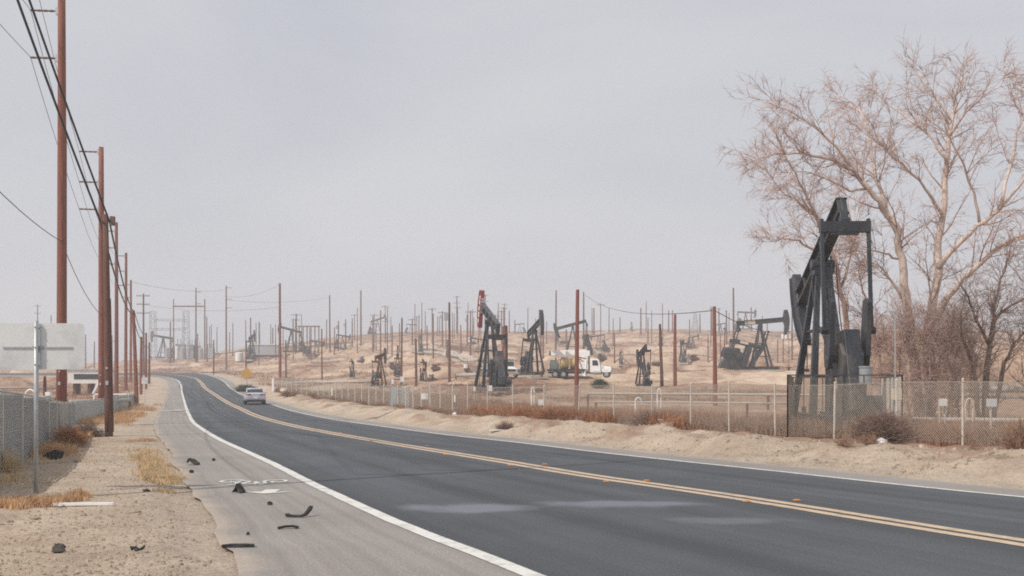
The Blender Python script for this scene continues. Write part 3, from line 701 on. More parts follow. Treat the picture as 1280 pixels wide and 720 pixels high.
W, G, D, RD = M['woodgrey'], M['woodgrey'], M['wooddark'], M['woodfar']
FAR = [  # px, top row, foot row, radius, material, arms, label
 (213, 402, 454, .17, D, '', 'dark pole standing inside the substation left of the H-frame leg'),
 (245, 360, 455, .17, D, 'R', 'tall brown pole between the two legs of the H-frame'),
 (246.8, 417, 456, .15, D, '', 'short dark pole touching the tall pole inside the H-frame'),
 (258.5, 396, 452, .15, G, '', 'grey pole just right of the H-frame right leg'),
 (262, 408, 436, .12, G, '', 'thin distant pole, first right of the H-frame'),
 (271, 409, 437, .12, G, '', 'thin distant pole, second right of the H-frame'),
 (267, 425, 468, .16, D, '', 'short dark pole at the roadside above the bend'),
 (283, 357, 462, .19, RD, 'r3', 'tall brown pole with three short arms right of the substation'),
 (313.5, 397, 449, .17, D, '', 'brown pole behind the dark narrow pump jack near the white tank'),
 (307.5, 426, 470, .17, D, '', 'thin pole behind the yellow diamond sign'),
 (320, 404, 434, .13, G, '', 'faint grey pole right of the narrow pump jack'),
 (324.5, 403, 434, .13, G, '', 'faint grey pole, second right of the narrow pump jack'),
 (341, 410, 443, .16, D, '', 'short dark pole under the head of the nodding pump jack'),
 (350, 354, 476, .27, RD, '', 'thick tall red brown pole in front of the nodding pump jack'),
 (357.3, 425, 476, .18, D, '', 'short dark pole right beside the thick red brown pole'),
 (366, 401, 438, .13, G, '', 'faint pole behind the nodding pump jack beam'),
 (370.5, 392, 440, .17, D, 'T', 'brown pole topped by one crossarm right of the nodding pump jack'),
 (402.5, 411, 475, .16, RD, '', 'short reddish pole on the eroded bank'),
 (408, 399, 436, .13, G, '', 'faint thin pole left of the tall pole on the slope'),
 (412.5, 369, 441, .17, D, '', 'tall dark pole on the slope left of the skyline pump jack'),
 (418, 409, 444, .14, RD, '', 'short reddish pole right of the tall pole on the slope'),
 (423, 401, 439, .15, D, 'X', 'pole with grey transformer, first in the row on the slope'),
 (432, 399, 436, .15, D, 'X', 'pole with grey transformer, second in the row on the slope'),
 (440.3, 398, 434, .15, D, '', 'plain dark pole right of the transformer pole row'),
 (451, 363, 433, .19, D, '', 'tallest dark pole left of the skyline pump jack'),
 (466, 395, 440, .16, RD, '', 'reddish pole beside the raised skyline pump jack'),
 (475.8, 388, 447, .16, RD, '', 'pole crossing in front of the raised skyline pump jack'),
 (490, 407, 445, .15, RD, '', 'reddish pole right of the raised skyline pump jack'),
 (499.5, 404, 440, .14, G, '', 'thin grey pole behind the narrow pump jack mid slope'),
 (502, 398, 482, .17, D, '', 'long pole rising from behind the fence near the grey gate panel'),
 (515.5, 398, 430, .15, D, 'T', 'pole with a wide crossarm behind the second skyline pump jack'),
 (520, 423, 483, .19, D, '', 'stout dark pole close behind the fence sign'),
 (526.5, 411, 442, .14, G, '', 'grey pole behind the small pump jack high on the slope'),
 (534, 407, 440, .15, RD, '', 'reddish pole on the open slope above the fence sign'),
 (540.5, 385, 430, .15, G, 'T', 'grey pole with a crossarm on the skyline, left of the tallest one'),
 (541.5, 392, 449, .16, D, '', 'dark pole standing lower down the slope under the crossarm pole'),
 (547, 395, 420, .12, G, '', 'faint skyline pole between two crossarm poles'),
 (553, 389, 433, .15, G, 'TX', 'skyline pole with crossarm and transformer'),
 (562, 378, 478, .19, D, 'X', 'tall dark pole with transformer running down to the fence'),
 (571, 370, 417, .15, D, 'TT', 'tall skyline pole with two crossarms'),
 (576, 406, 442, .15, RD, '', 'short red pole right of the tall skyline pole'),
 (584, 393, 432, .15, D, 'X', 'dark pole with transformer left of the red headed pump jack'),
 (588, 388, 444, .16, D, 'T', 'dark crossarm pole left of the red headed pump jack'),
 (592, 397, 420, .12, G, '', 'faint pole just left of the red pump jack head'),
 (606.5, 368, 420, .15, G, 'TT', 'grey pole with two crossarms rising behind the red pump jack head'),
 (627, 388, 430, .15, G, 'TT', 'grey crossarm pole right of the red headed pump jack'),
 (630, 384, 428, .15, D, 'T', 'dark skyline pole with crossarm above the white truck cab'),
 (632, 407, 489, .24, RD, '', 'bright red brown pole in front of the white truck cab'),
 (628.5, 408, 470, .18, RD, '', 'reddish pole just left of the bright red brown pole'),
 (636.5, 388, 416, .13, G, '', 'plain thin pole on the skyline right of the white truck cab'),
 (643.5, 400, 416, .13, G, '', 'short faint skyline pole beside the distant pump jack'),
 (676, 405, 445, .14, RD, '', 'thin red standpipe right of the pump jack with the level top beam'),
 (679, 412, 448, .14, RD, '', 'second thin red standpipe beside the crane boom tip'),
 (694.6, 363, 441, .18, D, '', 'tall thin dark pole above the crane boom'),
 (708, 412, 441, .2, RD, '', 'reddish pole behind the crane boom middle'),
 (721, 362, 512, .20, RD, '', 'thick red brown pole in front of the crane truck'),
 (729.5, 365, 436, .18, D, '', 'tall dark pole close right of the thick pole by the crane truck'),
 (742.5, 385, 419, .16, D, '', 'plain skyline pole right of the crane truck poles'),
 (768, 416, 455, .15, RD, '', 'thin reddish pole on the slope above the crane truck hood'),
 (775, 396, 415, .13, G, '', 'faint skyline pole left of the tiny skyline pump jack'),
 (801, 385, 419, .16, D, '', 'plain skyline pole right of the tiny skyline pump jack'),
 (810, 397, 430, .13, G, '', 'faint thin pole above the small dark pump jack'),
 (827.5, 405, 483, .19, D, '', 'dark leaning pole right of the small dark pump jack'),
 (835.7, 388, 416, .13, D, '', 'thin skyline pole, left one of a close pair'),
 (840.5, 388, 416, .13, D, '', 'thin skyline pole, right one of a close pair'),
 (844, 393, 483, .20, RD, '', 'straight red pole right of the dark leaning pole'),
 (862, 399, 432, .13, G, '', 'faint thin pole left of the lattice derrick'),
 (875, 392, 416, .14, D, '', 'thin skyline pole right of the lattice derrick'),
 (890, 385, 420, .13, RD, 'T', 'skyline crossarm pole hidden behind the thick leaning red pole'),
 (893.5, 383, 508, .20, RD, '', 'thick red pole rising behind the fence below the sagging wire'),
 (898.7, 385, 414, .14, D, 'T', 'dark skyline pole with a crossarm right of the thick red pole'),
 (908, 388, 430, .16, D, '', 'dark pole left of the skyline pump jack above the ramp'),
 (917, 360, 452, .19, D, '', 'tall dark pole behind the wide dark pump jack'),
 (939, 384, 412, .16, D, '', 'plain skyline pole above the wide dark pump jack beam'),
 (959, 398, 414, .13, G, '', 'faint short skyline pole above the wide pump jack'),
 (972, 424, 454, .13, RD, '', 'thin red pipe, first behind the wide pump jack front legs'),
 (979, 424, 453, .13, RD, '', 'thin red pipe, second behind the wide pump jack front legs'),
 (990, 384, 450, .15, D, '', 'dark pole left of the big pump jack head'),
 (900.5, 416, 455, .13, RD, '', 'short thin red pole behind the ramp, first from the left'),
 (905.5, 418, 455, .13, RD, '', 'short thin red pole behind the ramp, second from the left'),
 (885, 418, 456, .13, RD, '', 'short thin red pole left of the thick red pole'),
]
for i, (px, top, foot, r, mm, arms, lab) in enumerate(FAR):
    x, y, z = hit(px, foot)
    if px in (721, 893.5):
        y = {721: 62, 893.5: 66}[px]; x = (px-640)/F*y; z = gz(x, y)
    h = EYE+(HZ-top)/F*y-z
    ar = []
    if arms == 'T': ar = [(h-.4, 'T')]
    elif arms == 'TT': ar = [(h-.4, 'T'), (h-2.6, 'T')]
    elif arms == 'TX': ar = [(h-.4, 'T'), (h-1.2, 'X')]
    elif arms == 'X': ar = [(h-1.4, 'X')]
    elif arms == 'R': ar = [(h-1.2, 'R'), (h-4.5, 'R')]
    elif arms == 'r3': ar = [(h-.6, 'R'), (h-3.4, 'R'), (h-5.6, 'R')]
    r = r*max(.8, y/210) if px not in (721, 893.5) else .135
    if px in (721, 893.5, 350, 632, 844): mm = M['wood']
    pole_at(x, y, z, h, r*1.05, mm, lab, ar, (-.03 if px == 827.5 else random.gauss(0, .004), 0), PG, 6)
rp = random.Random(21)
for k in range(58):
    px = rp.choice([rp.uniform(395, 600), rp.uniform(440, 700), rp.uniform(700, 985), rp.uniform(262, 420)])
    x, y, z = hit(px, np.interp(px, SKY_PX, SKY_PY)+rp.uniform(4, 26)); hh = rp.uniform(6.5, 12)
    c = rp.random()
    pole_at(x, y, z, hh*min(1, y/230), .12*max(1, y/230), [M['woodgrey'], M['wooddark'], M['woodfar']][k % 3], 'faint thin pole among the many crowding the upper slope', [(hh*min(1, y/230)-.5, 'T')] if c > .8 else [], group='faint poles crowding the upper slope', seg=5)
wire([at(729.5, 367, 200), at(893, 388, 66), at(1010, 402, 150), at(1290, 398, 150)], 1.6, .03, M['cable'], 'slack wire sagging from the crane truck poles to the thick red pole')
for k, (a, b, lab) in enumerate([((163.5, 352, 150), (283, 362, 196), 'faint wire from the roadside poles to the tall substation pole, upper'),
        ((179.5, 381, 182), (350, 384, 150), 'faint wire above the substation gantry, middle'), ((283, 370, 196), (350, 356, 150), 'faint wire between the two tall poles right of the substation'),
        ((283, 375, 196), (412.5, 372, 230), 'faint wire from the tall substation pole toward the slope')]):
    wire([at(*a), at(*b)], .8, .022, M['conductor'], lab)

# ------------------------------------------------------------------ pump jacks
def pump_jack(label, loc, yaw, tilt, s=1.0, crank=90, body='black', head='black', beam=None, group='pump jacks of the oil field', pad=True, hp=6.35, Lf=3.4, Lr=3.1, small=False, head_marks=False, low_weight=False, beam_patch=False, cw=True, lw=.95, ladder=False):
    """x forward (towards the well), pivot above the origin. tilt > 0: head down"""
    root = thing('pump_jack', label, 'pump jack', loc, yaw, group, s)
    mb_, mh = M[body], M[head]; mbeam = M[beam or body]
    t = R(tilt); cu = (math.cos(t), -math.sin(t)); cn = (math.sin(t), math.cos(t))
    def B(u, w, y=0): return (u*cu[0]+w*cn[0], y, hp+u*cu[1]+w*cn[1])
    if pad:
        m = MB(); m.box((-.95, 0, .12), (7.1, 2.3, .5)); m.build('concrete_pad', M['concrete'], root, bevel=.03)
    m = MB()
    for y in (-.62, .62):
        m.box((-.95, y, .62), (6.8, .06, .34)); m.box((-.95, y, .80), (6.8, .24, .035)); m.box((-.95, y, .44), (6.8, .24, .035))
    for x in (-4.25, -3.4, -2.2, -.6, 1.0, 2.3): m.box((x, 0, .60), (.12, 1.2, .26))
    m.build('skid', mb_, root)
    # post: four legs
    legs = [((1.35, -lw), (.12, -.24)), ((1.35, lw), (.12, .24)), ((-1.05, -lw*.85), (-.14, -.20)), ((-1.05, lw*.85), (-.14, .20))]
    for (bx, by), (tx, ty) in legs:
        m = MB(); m.bar((bx, by, .8), (tx, ty, hp-.35), .26, .26, (0, 1, 0), .18, .18)
        m.build('post_leg', mb_, root, bevel=.015 if ladder else 0)
    for k, zz in enumerate((2.2, 3.9)):
        m = MB(); f = (zz-.8)/(hp-1.15)
        for a, b in ((0, 1), (0, 2), (1, 3), (2, 3)):
            p = [legs[i][0][0]+(legs[i][1][0]-legs[i][0][0])*f for i in (a, b)]; q = [legs[i][0][1]+(legs[i][1][1]-legs[i][0][1])*f for i in (a, b)]
            m.bar((p[0], q[0], zz), (p[1], q[1], zz), .09, .09)
        m.build('cross_brace', mb_, root)
    if ladder:
        m = MB()
        for sy in (-.2, .2): m.bar((-1.5, sy, 1.0), (-.42, sy, hp+.3), .05, .05)
        for k in range(17): f = k/16; m.bar((-1.5+1.08*f, -.2, 1.0+(hp-.7)*f), (-1.5+1.08*f, .2, 1.0+(hp-.7)*f), .03, .03)
        m.build('ladder', mb_, root)
        m = MB(); m.tube([(-.3, .5, hp-.1), (-1.2, .62, 4.6), (-2.2, .55, 3.5), (-3.2, .5, 2.4)], .02, 5); m.tube([(-.2, -.45, hp), (-.5, -.5, 4.5), (-1.0, -.6, 2.5), (-1.3, -.6, 1.0)], .02, 5); m.build('grease_line', M['cable'], root)
        m = MB()
        for sy in (-1, 1):
            for q in range(5): m.tube([(-4.1+q*1.3, sy*.66, .62), (-4.2+q*1.3, sy*.70, .62)], .045, 6)
        m.build('bolt', M['rust'], root)
    m = MB(); m.box((0, 0, hp-.22), (.55, .70, .28)); m.tube([(0, -.42, hp+.02), (0, .42, hp+.02)], .20, 12); m.build('saddle_bearing', mb_, root)
    # beam: an I section
    m = MB()
    for w, th, wd in ((.20, .05, .40), (.80, .05, .40)): m.bar(B(-Lr, w), B(Lf, w), wd, th, (cn[0], 0, cn[1]))
    m.bar(B(-Lr, .5), B(Lf, .5), .09, .58, (cn[0], 0, cn[1]))
    for u in np.linspace(-Lr+.05, Lf-.1, 6): m.bar(B(u, .23), B(u, .78), .34, .04, (cu[0], 0, cu[1]))
    bm = m.build('walking_beam', mbeam, root, bevel=.008 if ladder else 0)
    if beam_patch:
        m = MB()
        for y in (-.06, .06): m.bar(B(-2.0, .5, y), B(-.6, .5, y), .03, .5, (cn[0], 0, cn[1]))
        m.build('painted_plate', M['cream'], bm)
    # horse head
    Rh = Lf+.55; n = 12; a0, a1 = R(19), R(-31)
    out = [(Rh*math.cos(a0+(a1-a0)*i/n), .5+Rh*math.sin(a0+(a1-a0)*i/n)) for i in range(n+1)]
    inn = [(out[-1][0]-.30, out[-1][1]+.02), (Lf-.12, -.35), (Lf-.22, .15), (Lf-.22, .85), (out[0][0]-.32, out[0][1])]
    poly = [B(u, w) for u, w in out+inn]
    hd = MB().prism([(p[0], p[2]) for p in poly], -.17, .17).build('horse_head', mh, root, bevel=.02)
    m = MB()
    for i in range(n):
        a, b = out[i], out[i+1]; m.bar(B(a[0]+.03, a[1]), B(b[0]+.03, b[1]), .46, .06, (cu[0], 0, cu[1]))
    m.build('face_plate', mh, hd)
    if head_marks:
        m = MB()
        for k, (w0, w1) in enumerate(((1.35, 1.05), (.95, .55), (.35, .0), (-.15, -.6), (-.8, -1.15))):
            for y in (-.178, .178): m.bar(B(Lf+.12, w0, y), B(Lf+.12-.04*(k % 2), w1, y), .01, .34, (cu[0], 0, cu[1]))
            m.bar(B(Lf-.30, w0*.55+.5, 0), B(Lf-.30, w1*.55+.5, 0), .30, .02, (cu[0], 0, cu[1]))
        m.build('painted_mark', M['white'], hd)
    # bridle, carrier bar, polished rod, wellhead
    ax, _, az = B(Rh*math.cos(-t if -31 < -tilt < 19 else a1)+.06, .5+Rh*math.sin(-t if -31 < -tilt < 19 else a1))
    zc = min(az-1.2, 2.6) if az > 3 else max(az-1.0, 1.1)
    m = MB()
    for y in (-.13, .13): m.tube([(ax, y, az), (ax, y, zc)], .022, 5)
    m.box((ax, 0, zc), (.12, .42, .12)); m.build('bridle', M['rust'], root)
    m = MB(); m.tube([(ax, 0, zc+.3), (ax, 0, .9)], .025, 6); m.tube([(ax, 0, .1), (ax, 0, .75), (ax, 0, .76), (ax, 0, 1.0)], [.16, .16, .09, .09], 10); m.tube([(ax-.45, 0, .7), (ax+.45, 0, .7)], .06, 8); m.tube([(ax, 0, .62), (ax, 0, .68)], .24, 10)
    m.build('wellhead', M['rust'], root)
    # cranks, pitmans, equalizer
    C0 = (-Lr+.05, 2.75 if not low_weight else 2.3); rc = 1.0; cr = R(crank)
    pin = (C0[0]+rc*math.cos(cr), C0[1]+rc*math.sin(cr))
    ex, _, ez = B(-Lr+.12, -.35)
    m = MB(); m.bar((ex, -.86, ez), (ex, .86, ez), .30, .38, (0, 0, 1)); m.bar((ex, -.45, ez-.22), (ex, .45, ez-.22), .26, .1, (0, 0, 1))
    m.bar((ex, 0, ez), B(-Lr+.12, .25), .28, .28, (0, 1, 0)); m.tube([(ex-.0, -.16, ez+.22), (ex, .16, ez+.22)], .13, 10); m.build('equalizer_bar', mb_, root, bevel=.015 if ladder else 0)
    for sy in (-1, 1):
        m = MB(); m.bar((pin[0], sy*.80, pin[1]), (ex, sy*.80, ez+.28), .11, .14, (1, 0, 0)); m.tube([(pin[0], sy*.70, pin[1]), (pin[0], sy*.92, pin[1])], .13, 8); m.build('pitman_arm', mb_, root)
        d = (math.cos(cr), math.sin(cr)); e = (-d[1], d[0])
        def K(u, w): return (C0[0]+d[0]*u+e[0]*w, C0[1]+d[1]*u+e[1]*w)
        c = MB().prism([K(-.3, -.22), K(-.3, .22), K(.2, .36), K(2.0, .30), K(2.1, 0), K(2.0, -.30), K(.2, -.36)], sy*.62-.08, sy*.62+.08).build('crank_arm', mb_, root, bevel=.02)
        if cw: MB().prism([K(1.0, -.62), K(.95, -.30), K(.95, .30), K(1.0, .62), K(1.5, .74), K(2.05, .60), K(2.12, 0), K(2.05, -.60), K(1.5, -.74)], sy*.48-.06, sy*.48+.06).build('counterweight', M['blackgrey'] if body == 'black' else mb_, c)
    m = MB(); m.prism([(C0[0]-.75, C0[1]-.55), (C0[0]+.85, C0[1]-.55), (C0[0]+.85, C0[1]+.15), (C0[0]+.35, C0[1]+.55), (C0[0]-.35, C0[1]+.55), (C0[0]-.75, C0[1]+.15)], -.36, .36); m.tube([(C0[0], -.72, C0[1]), (C0[0], .72, C0[1])], .14, 10); m.build('gearbox', M['blackgrey'], root, bevel=.03)
    m = MB()
    for x in (-.6, .7):
        for y in (-.32, .32): m.bar((C0[0]+x*1.15, y*1.3, .8), (C0[0]+x, y, C0[1]-.55), .16, .16)
    m.box((C0[0], 0, 1.3), (1.5, .5, .9)); m.build('gearbox_stand', mb_, root)
    m = MB(); m.prism([(C0[0]+.30, C0[1]+.95), (C0[0]-.45, C0[1]+1.02), (C0[0]-1.22, 1.55), (C0[0]-1.22, 1.0), (C0[0]-.5, .95), (C0[0]+.35, C0[1]+.15)], -.30 if not small else .38, .24 if not small else .62)
    m.build('belt_guard', M['black'] if ladder else M['blackgrey'], root, bevel=.03)
    m = MB(); m.tube([(C0[0]-.95, -.85, 1.25), (C0[0]-.95, -.33, 1.25)], .28, 12); m.box((C0[0]-.95, -.58, .92), (.6, .5, .16)); m.build('motor', M['blackgrey'], root)
    return root
def field_pump(px, base, top, label, yaw, tilt, crank, s=None, Y=None, **kw):
    if Y is None: x, y, z = hit(px, base)
    else: y = Y; x = (px-640)/F*Y; z = gz(x, y)
    hloc = 6.35+.9+max(3.4*math.sin(R(-tilt))+1.0, 3.1*math.sin(R(tilt)))*(1 if abs(tilt) > 5 else .6)
    if s is None: s = (EYE+(HZ-top)/F*y-z)/hloc
    return pump_jack(label, (x, y, z-.1*s), R(yaw), tilt, s, crank, **kw)
BIG = pump_jack('large black pump jack with lowered head, beside the bare tree behind the fence', (11.98, 38.6, gz(11.98, 38.6)-.15), R(88), 26, 1.03, 98, pad=True, cw=False, lw=.74, ladder=True)
field_pump(612, 489, 372, 'tall pump jack with raised red head marked in white, behind the fence', 105, -21, -80, Y=88, s=1.02, head='redpaint', beam='blackgrey', head_marks=True, pad=False)
field_pump(668, 472, 388, 'dusty black pump jack with near level top beam, left of the crane truck', -75, -14, 200)
field_pump(716, 446, 398, 'black pump jack dipping its head behind the crane truck', 184, 15, 80)
field_pump(803, 483, 431, 'small black pump jack standing alone right of the crane truck', 96, 14, 60, s=.53, Y=96, small=True)
WIDE = field_pump(950, 455, 393, 'wide black pump jack seen side-on at the top of the pale ramp', 2, -5, 165, s=1.0, Y=134, beam_patch=True, low_weight=True)
field_pump(932, 411, 387, 'distant pump jack on the skyline above the wide black pump jack', 0, 2, 60, body='blackgrey', head='blackgrey')
field_pump(440.5, 473, 448, 'low dark pump jack at the foot of the slope, leftmost by the fence', 92, 18, 90, small=True)
field_pump(475, 486, 433, 'dark rusty pump jack close behind the fence, left of the grey gate panel', 80, -8, 0, head='blackgrey', body='rust', small=True)
field_pump(497, 473, 430, 'narrow rusty pump jack standing behind the grey gate panel', 96, -14, -60, body='rust', head='rust')
field_pump(530, 478, 448, 'low rusty pump jack right of the stout dark pole', 84, 14, 90, body='rust', small=True)
field_pump(526, 442, 418, 'small distant pump jack high on the slope above the fence sign', 90, 4, 60, body='blackgrey', head='blackgrey')
field_pump(472, 419, 392, 'skyline pump jack with its head raised high to the right', 4, -19, 250, body='blackgrey', head='blackgrey')
field_pump(513, 417, 404, 'faint skyline pump jack behind the wide crossarm pole', 3, 4, 60, body='blackgrey', head='blackgrey', small=True)
field_pump(650, 417, 403, 'faint skyline pump jack between two thin poles above the white truck cab', 183, 6, 60, body='blackgrey', head='blackgrey', small=True)
field_pump(204, 449, 413, 'dark pump jack at the substation under the lattice gantry', 176, -9, 250)
field_pump(364, 442, 402, 'black nodding pump jack facing the substation behind the thick red pole', 178, -15, 235)
field_pump(314.5, 451, 411, 'dark narrow pump jack seen end-on beside the white tank', 92, -12, 0)
field_pump(789.5, 414, 402, 'tiny pump jack alone on the skyline above the small black pump jack', 88, 10, 90, small=True, body='blackgrey', head='blackgrey')
field_pump(853, 455, 424, 'dark pump jack on the slope left of the ramp, seen end-on', 88, 5, 60)
field_pump(776, 457, 437, 'squat dark pump jack on the slope above the crane truck hood', 90, 16, 90, body='blackgrey', head='blackgrey', small=True)
field_pump(901, 419, 403, 'faint skyline pump jack left of the thick red pole top', 186, 10, 60, body='blackgrey', head='blackgrey', small=True)

for px, foot_, top, lab, yw, tl in ((428, 437, 417, 'small distant pump jack beside the second transformer pole on the slope', 20, 8), (560, 447, 424, 'small dark pump jack on the slope behind the tall transformer pole', 95, 4), (598, 441, 419, 'distant pump jack low behind the red pump jack head', 186, -8), (748, 438, 417, 'distant pump jack on the slope right of the tall dark pole by the crane truck', 170, 10), (826, 433, 413, 'distant pump jack on the slope above the dark leaning pole', 88, 6), (866, 437, 417, 'distant pump jack on the slope below the lattice derrick', 12, -10), (696, 428, 409, 'faint pump jack on the slope behind the tall thin dark pole', 92, 3), (395, 447, 424, 'distant pump jack behind the eroded bank pipe', 8, 10)):
    field_pump(px, foot_, top, lab, yw, tl, 70, body='blackgrey', head='blackgrey', pad=False, small=True)
EQ = ['grey equipment cabinet on the slope', 'white equipment cabinet on the slope', 'rusty equipment skid on the slope']
for k, (px, foot_, w, h, m_, near) in enumerate(((452, 452, 6, 5, 'tankgrey', 'left of the first narrow rusty pump'), (545, 462, 8, 4, 'rust', 'below the crossarm pole lower on the slope'), (583, 466, 5, 6, 'white', 'left of the red headed pump jack'), (652, 470, 9, 6, 'blackgrey', 'between the work truck and the black pump jack'), (752, 449, 9, 5, 'blackgrey', 'above the crane truck cab'), (757, 436, 7, 3, 'rust', 'above the crane truck hood, far up'), (820, 456, 8, 3, 'tankgrey', 'behind the small black pump jack'), (868, 450, 7, 4, 'rust', 'left of the wide black pump jack'), (590, 430, 8, 3, 'white', 'high up beside the pale pipeline'), (705, 428, 8, 3, 'tankgrey', 'high up behind the crane boom'), (490, 462, 5, 5, 'rust', 'between the two rusty pump jacks'), (540, 476, 4, 5, 'tankgrey', 'right of the low rusty pump jack'), (470, 471, 6, 3, 'rust', 'behind the dark rusty pump jack'), (383, 445, 7, 5, 'black', 'under the tail of the nodding pump jack'))):
    x, y, z = hit(px, foot_); W = w/F*y; Hh = h/F*y
    g = thing('equipment_skid', {'tankgrey': 'grey', 'white': 'white', 'rust': 'rusty', 'blackgrey': 'charcoal', 'black': 'black'}[m_]+' well equipment '+near, 'equipment', (x, y, z), R(k*23 % 60-30), 'well equipment scattered over the slope')
    MB().box((0, 0, .1), (W*1.3, 1.6, .35)).build('skid', M['rust'], g); MB().box((-W*.2, 0, Hh*.5+.2), (W*.55, 1.2, Hh)).build('cabinet', M[m_], g); MB().tube([(W*.1, 0, Hh*.35), (W*.6, 0, Hh*.35)], Hh*.28, 10).build('motor', M['blackgrey'], g); MB().tube([(W*.35, 0, 0), (W*.35, 0, Hh*1.5)], .07, 6).build('pipe', M['rust'], g)
m = MB()
for sy in (-.75, .75): m.bar((-3.9, sy, 4.35), (.35, sy, 3.35), .16, .5, (0, 0, 1), .16, .4); m.bar((.35, sy, 3.45), (-1.3, sy, .9), .2, .3, (1, 0, 0)); m.bar((-3.8, sy, 4.3), (-4.3, sy, 1.2), .1, .12, (1, 0, 0)); m.bar((-1.4, sy, 3.8), (-2.4, sy, .9), .3, .5, (1, 0, 0), .3, .8); m.bar((.35, sy, 3.4), (.95, sy, 5.6), .14, .2, (1, 0, 0))
ca = m.build('balance_arm', M['black'], WIDE)
m = MB(); m.bar((-2.9, -.85, 4.12), (-1.8, -.85, 3.86), .03, .34); m.build('painted_plate', M['cream'], ca)
m = MB(); m.prism([(-5.6, .6), (-5.4, 1.3), (-4.6, 2.2), (-3.6, 2.5), (-3.2, .6)], -.7, .7); m.build('engine_cover', M['black'], WIDE)
# caged yard round the big pump
ez = gz(11.05, 35)-.05
en = thing('pump_enclosure', 'black steel frame and mesh cage round the large pump jack', 'cage', (11.05, 33.2, ez))
X0, X1, Y1, H = -1.9, 1.9, 10.0, 2.05-ez
def cage_side(a, b, div):
    A = Vector((*a, 0)); Bv = Vector((*b, 0)); m = MB()
    for z in (.06, H): m.bar(A+Vector((0, 0, z)), Bv+Vector((0, 0, z)), .038, .038)
    for i in range(div+1):
        p = A.lerp(Bv, i/div); m.bar(p, p+Vector((0, 0, H+.02)), .036, .036, (0, 1, 0))
    m.build('frame', M['blackgrey'], en)
    m = MB(); chainlink(m, a, b, .08, .08, H-.1, .085, .0028); m.build('wire_mesh', M['wire'], en)
cage_side((X0, 0), (X1, 0), 3); cage_side((X0, 0), (X0+3.0, Y1), 4); cage_side((X1, 0), (X1+3.0, Y1), 4); cage_side((X0+3.0, Y1), (X1+3.0, Y1), 3)
m = MB(); m.tube([(0, 0, 0), (0, 0, .52), (0, 0, .53), (0, 0, .58)], [.21, .21, .23, .23], 16); o = m.build('drum', M['steel'], smooth=False); o.location = (12.02, 34.0, 1.78)
tag(o, 'small galvanised drum sitting at the top rail of the pump cage', 'drum')
m = MB(); m.box((.97, .8, 1.76-ez), (.6, .6, .04)); m.bar((.97, .8, 0), (.97, .8, 1.74-ez), .06, .06, (0, 1, 0)); m.build('drum_stand', M['black'], en)

# thin service pole with a white box
x, y, _ = at(1119, 482, 31.3); z = gz(x, y)
sp = thing('service_pole', 'thin grey steel pole carrying a white meter box behind the fence', 'pole', (x, y, z))
MB().tube([(0, 0, -.2), (0, 0, 4.0-z)], [.035, .022], 8).build('shaft', M['steel'], sp)
m = MB(); m.box((-.01, -.12, 1.42-z), (.30, .16, .36)); m.build('meter_box', M['cream'], sp, bevel=.015)
MB().box((0, 0, 4.0-z), (.3, .06, .05)).build('cap', M['steel'], sp)

# ------------------------------------------------------------------ pipes, signs and small yard furniture
def pipe_run(pts, r, label, m='pipe', sup=6, h=.45, group='pipelines over the oil field'):
    P = []
    for a, b in zip(pts[:-1], pts[1:]):
        n = max(2, int(math.dist(a[:2], b[:2])/4))
        for i in range(n): t = i/n; P.append((a[0]+(b[0]-a[0])*t, a[1]+(b[1]-a[1])*t))
    P.append(pts[-1][:2]); P = np.array(P); Z = ground(P[:, 0], P[:, 1], False); Z = np.convolve(np.pad(Z, 4, 'edge'), np.ones(9)/9, 'valid')+h
    root = thing('pipeline', label, 'pipeline', (P[0][0], P[0][1], Z[0]), 0, group)
    L = [(p[0]-P[0][0], p[1]-P[0][1], z-Z[0]) for p, z in zip(P, Z)]
    MB().tube(L, r, 8).build('pipe', M[m], root, smooth=True)
    for q in L[::max(1, sup//3)]: MB().box((q[0], q[1], q[2]-r-.4), (.12, .12, .8)).build('pipe_support', M['rust'], root)
    return root
pipe_run([hit(258, 447), hit(300, 440), hit(345, 435), hit(420, 431)], .45, 'long white pipeline climbing the slope below the nodding pump jack', h=.7)
pipe_run([hit(395, 434), hit(440, 430), hit(491, 427)], .42, 'white pipeline crossing the slope below the raised skyline pump jack', h=.7)
pipe_run([hit(390, 455), hit(423, 454)], .2, 'short white pipe on the eroded bank')
pipe_run([hit(516, 440), hit(560, 441), hit(585, 449), hit(603, 455)], .42, 'pale pipeline running down toward the red headed pump jack', h=.6)
pipe_run([hit(528, 437), hit(570, 445), hit(598, 452)], .3, 'second thinner pale pipeline beside the one toward the red headed pump jack', h=.5)
pipe_run([hit(366, 482), hit(400, 481), hit(468, 480)], .17, 'low pale pipe just behind the fence near the grey gate panel', h=.35)
pipe_run([hit(570, 475), hit(597, 474)], .22, 'short thick pale pipe left of the red headed pump jack')
def fpt(px, Y): return ((px-640)/F*Y, Y)
pipe_run([fpt(735, 60), fpt(880, 58), fpt(1046, 54), fpt(1320, 44)], .07, 'upper pale pipe running level behind the fence', h=1.15, sup=9)
pipe_run([fpt(745, 57), fpt(880, 55), fpt(990, 53)], .05, 'lower pale pipe running level behind the fence', h=.75, sup=9)
pipe_run([fpt(1125, 38.5), fpt(1200, 38), fpt(1300, 37.2), fpt(1400, 36.5)], .11, 'thick pale pipe lying low under the bare tree', h=.38)
pipe_run([fpt(1125, 36), fpt(1210, 35.6), fpt(1330, 35)], .09, 'thinner pale pipe in front of the thick one under the bare tree', h=.2)
pipe_run([fpt(1195, 52), fpt(1290, 50), fpt(1400, 48)], .16, 'pale pipe on short supports behind the small dark tree', h=1.5)
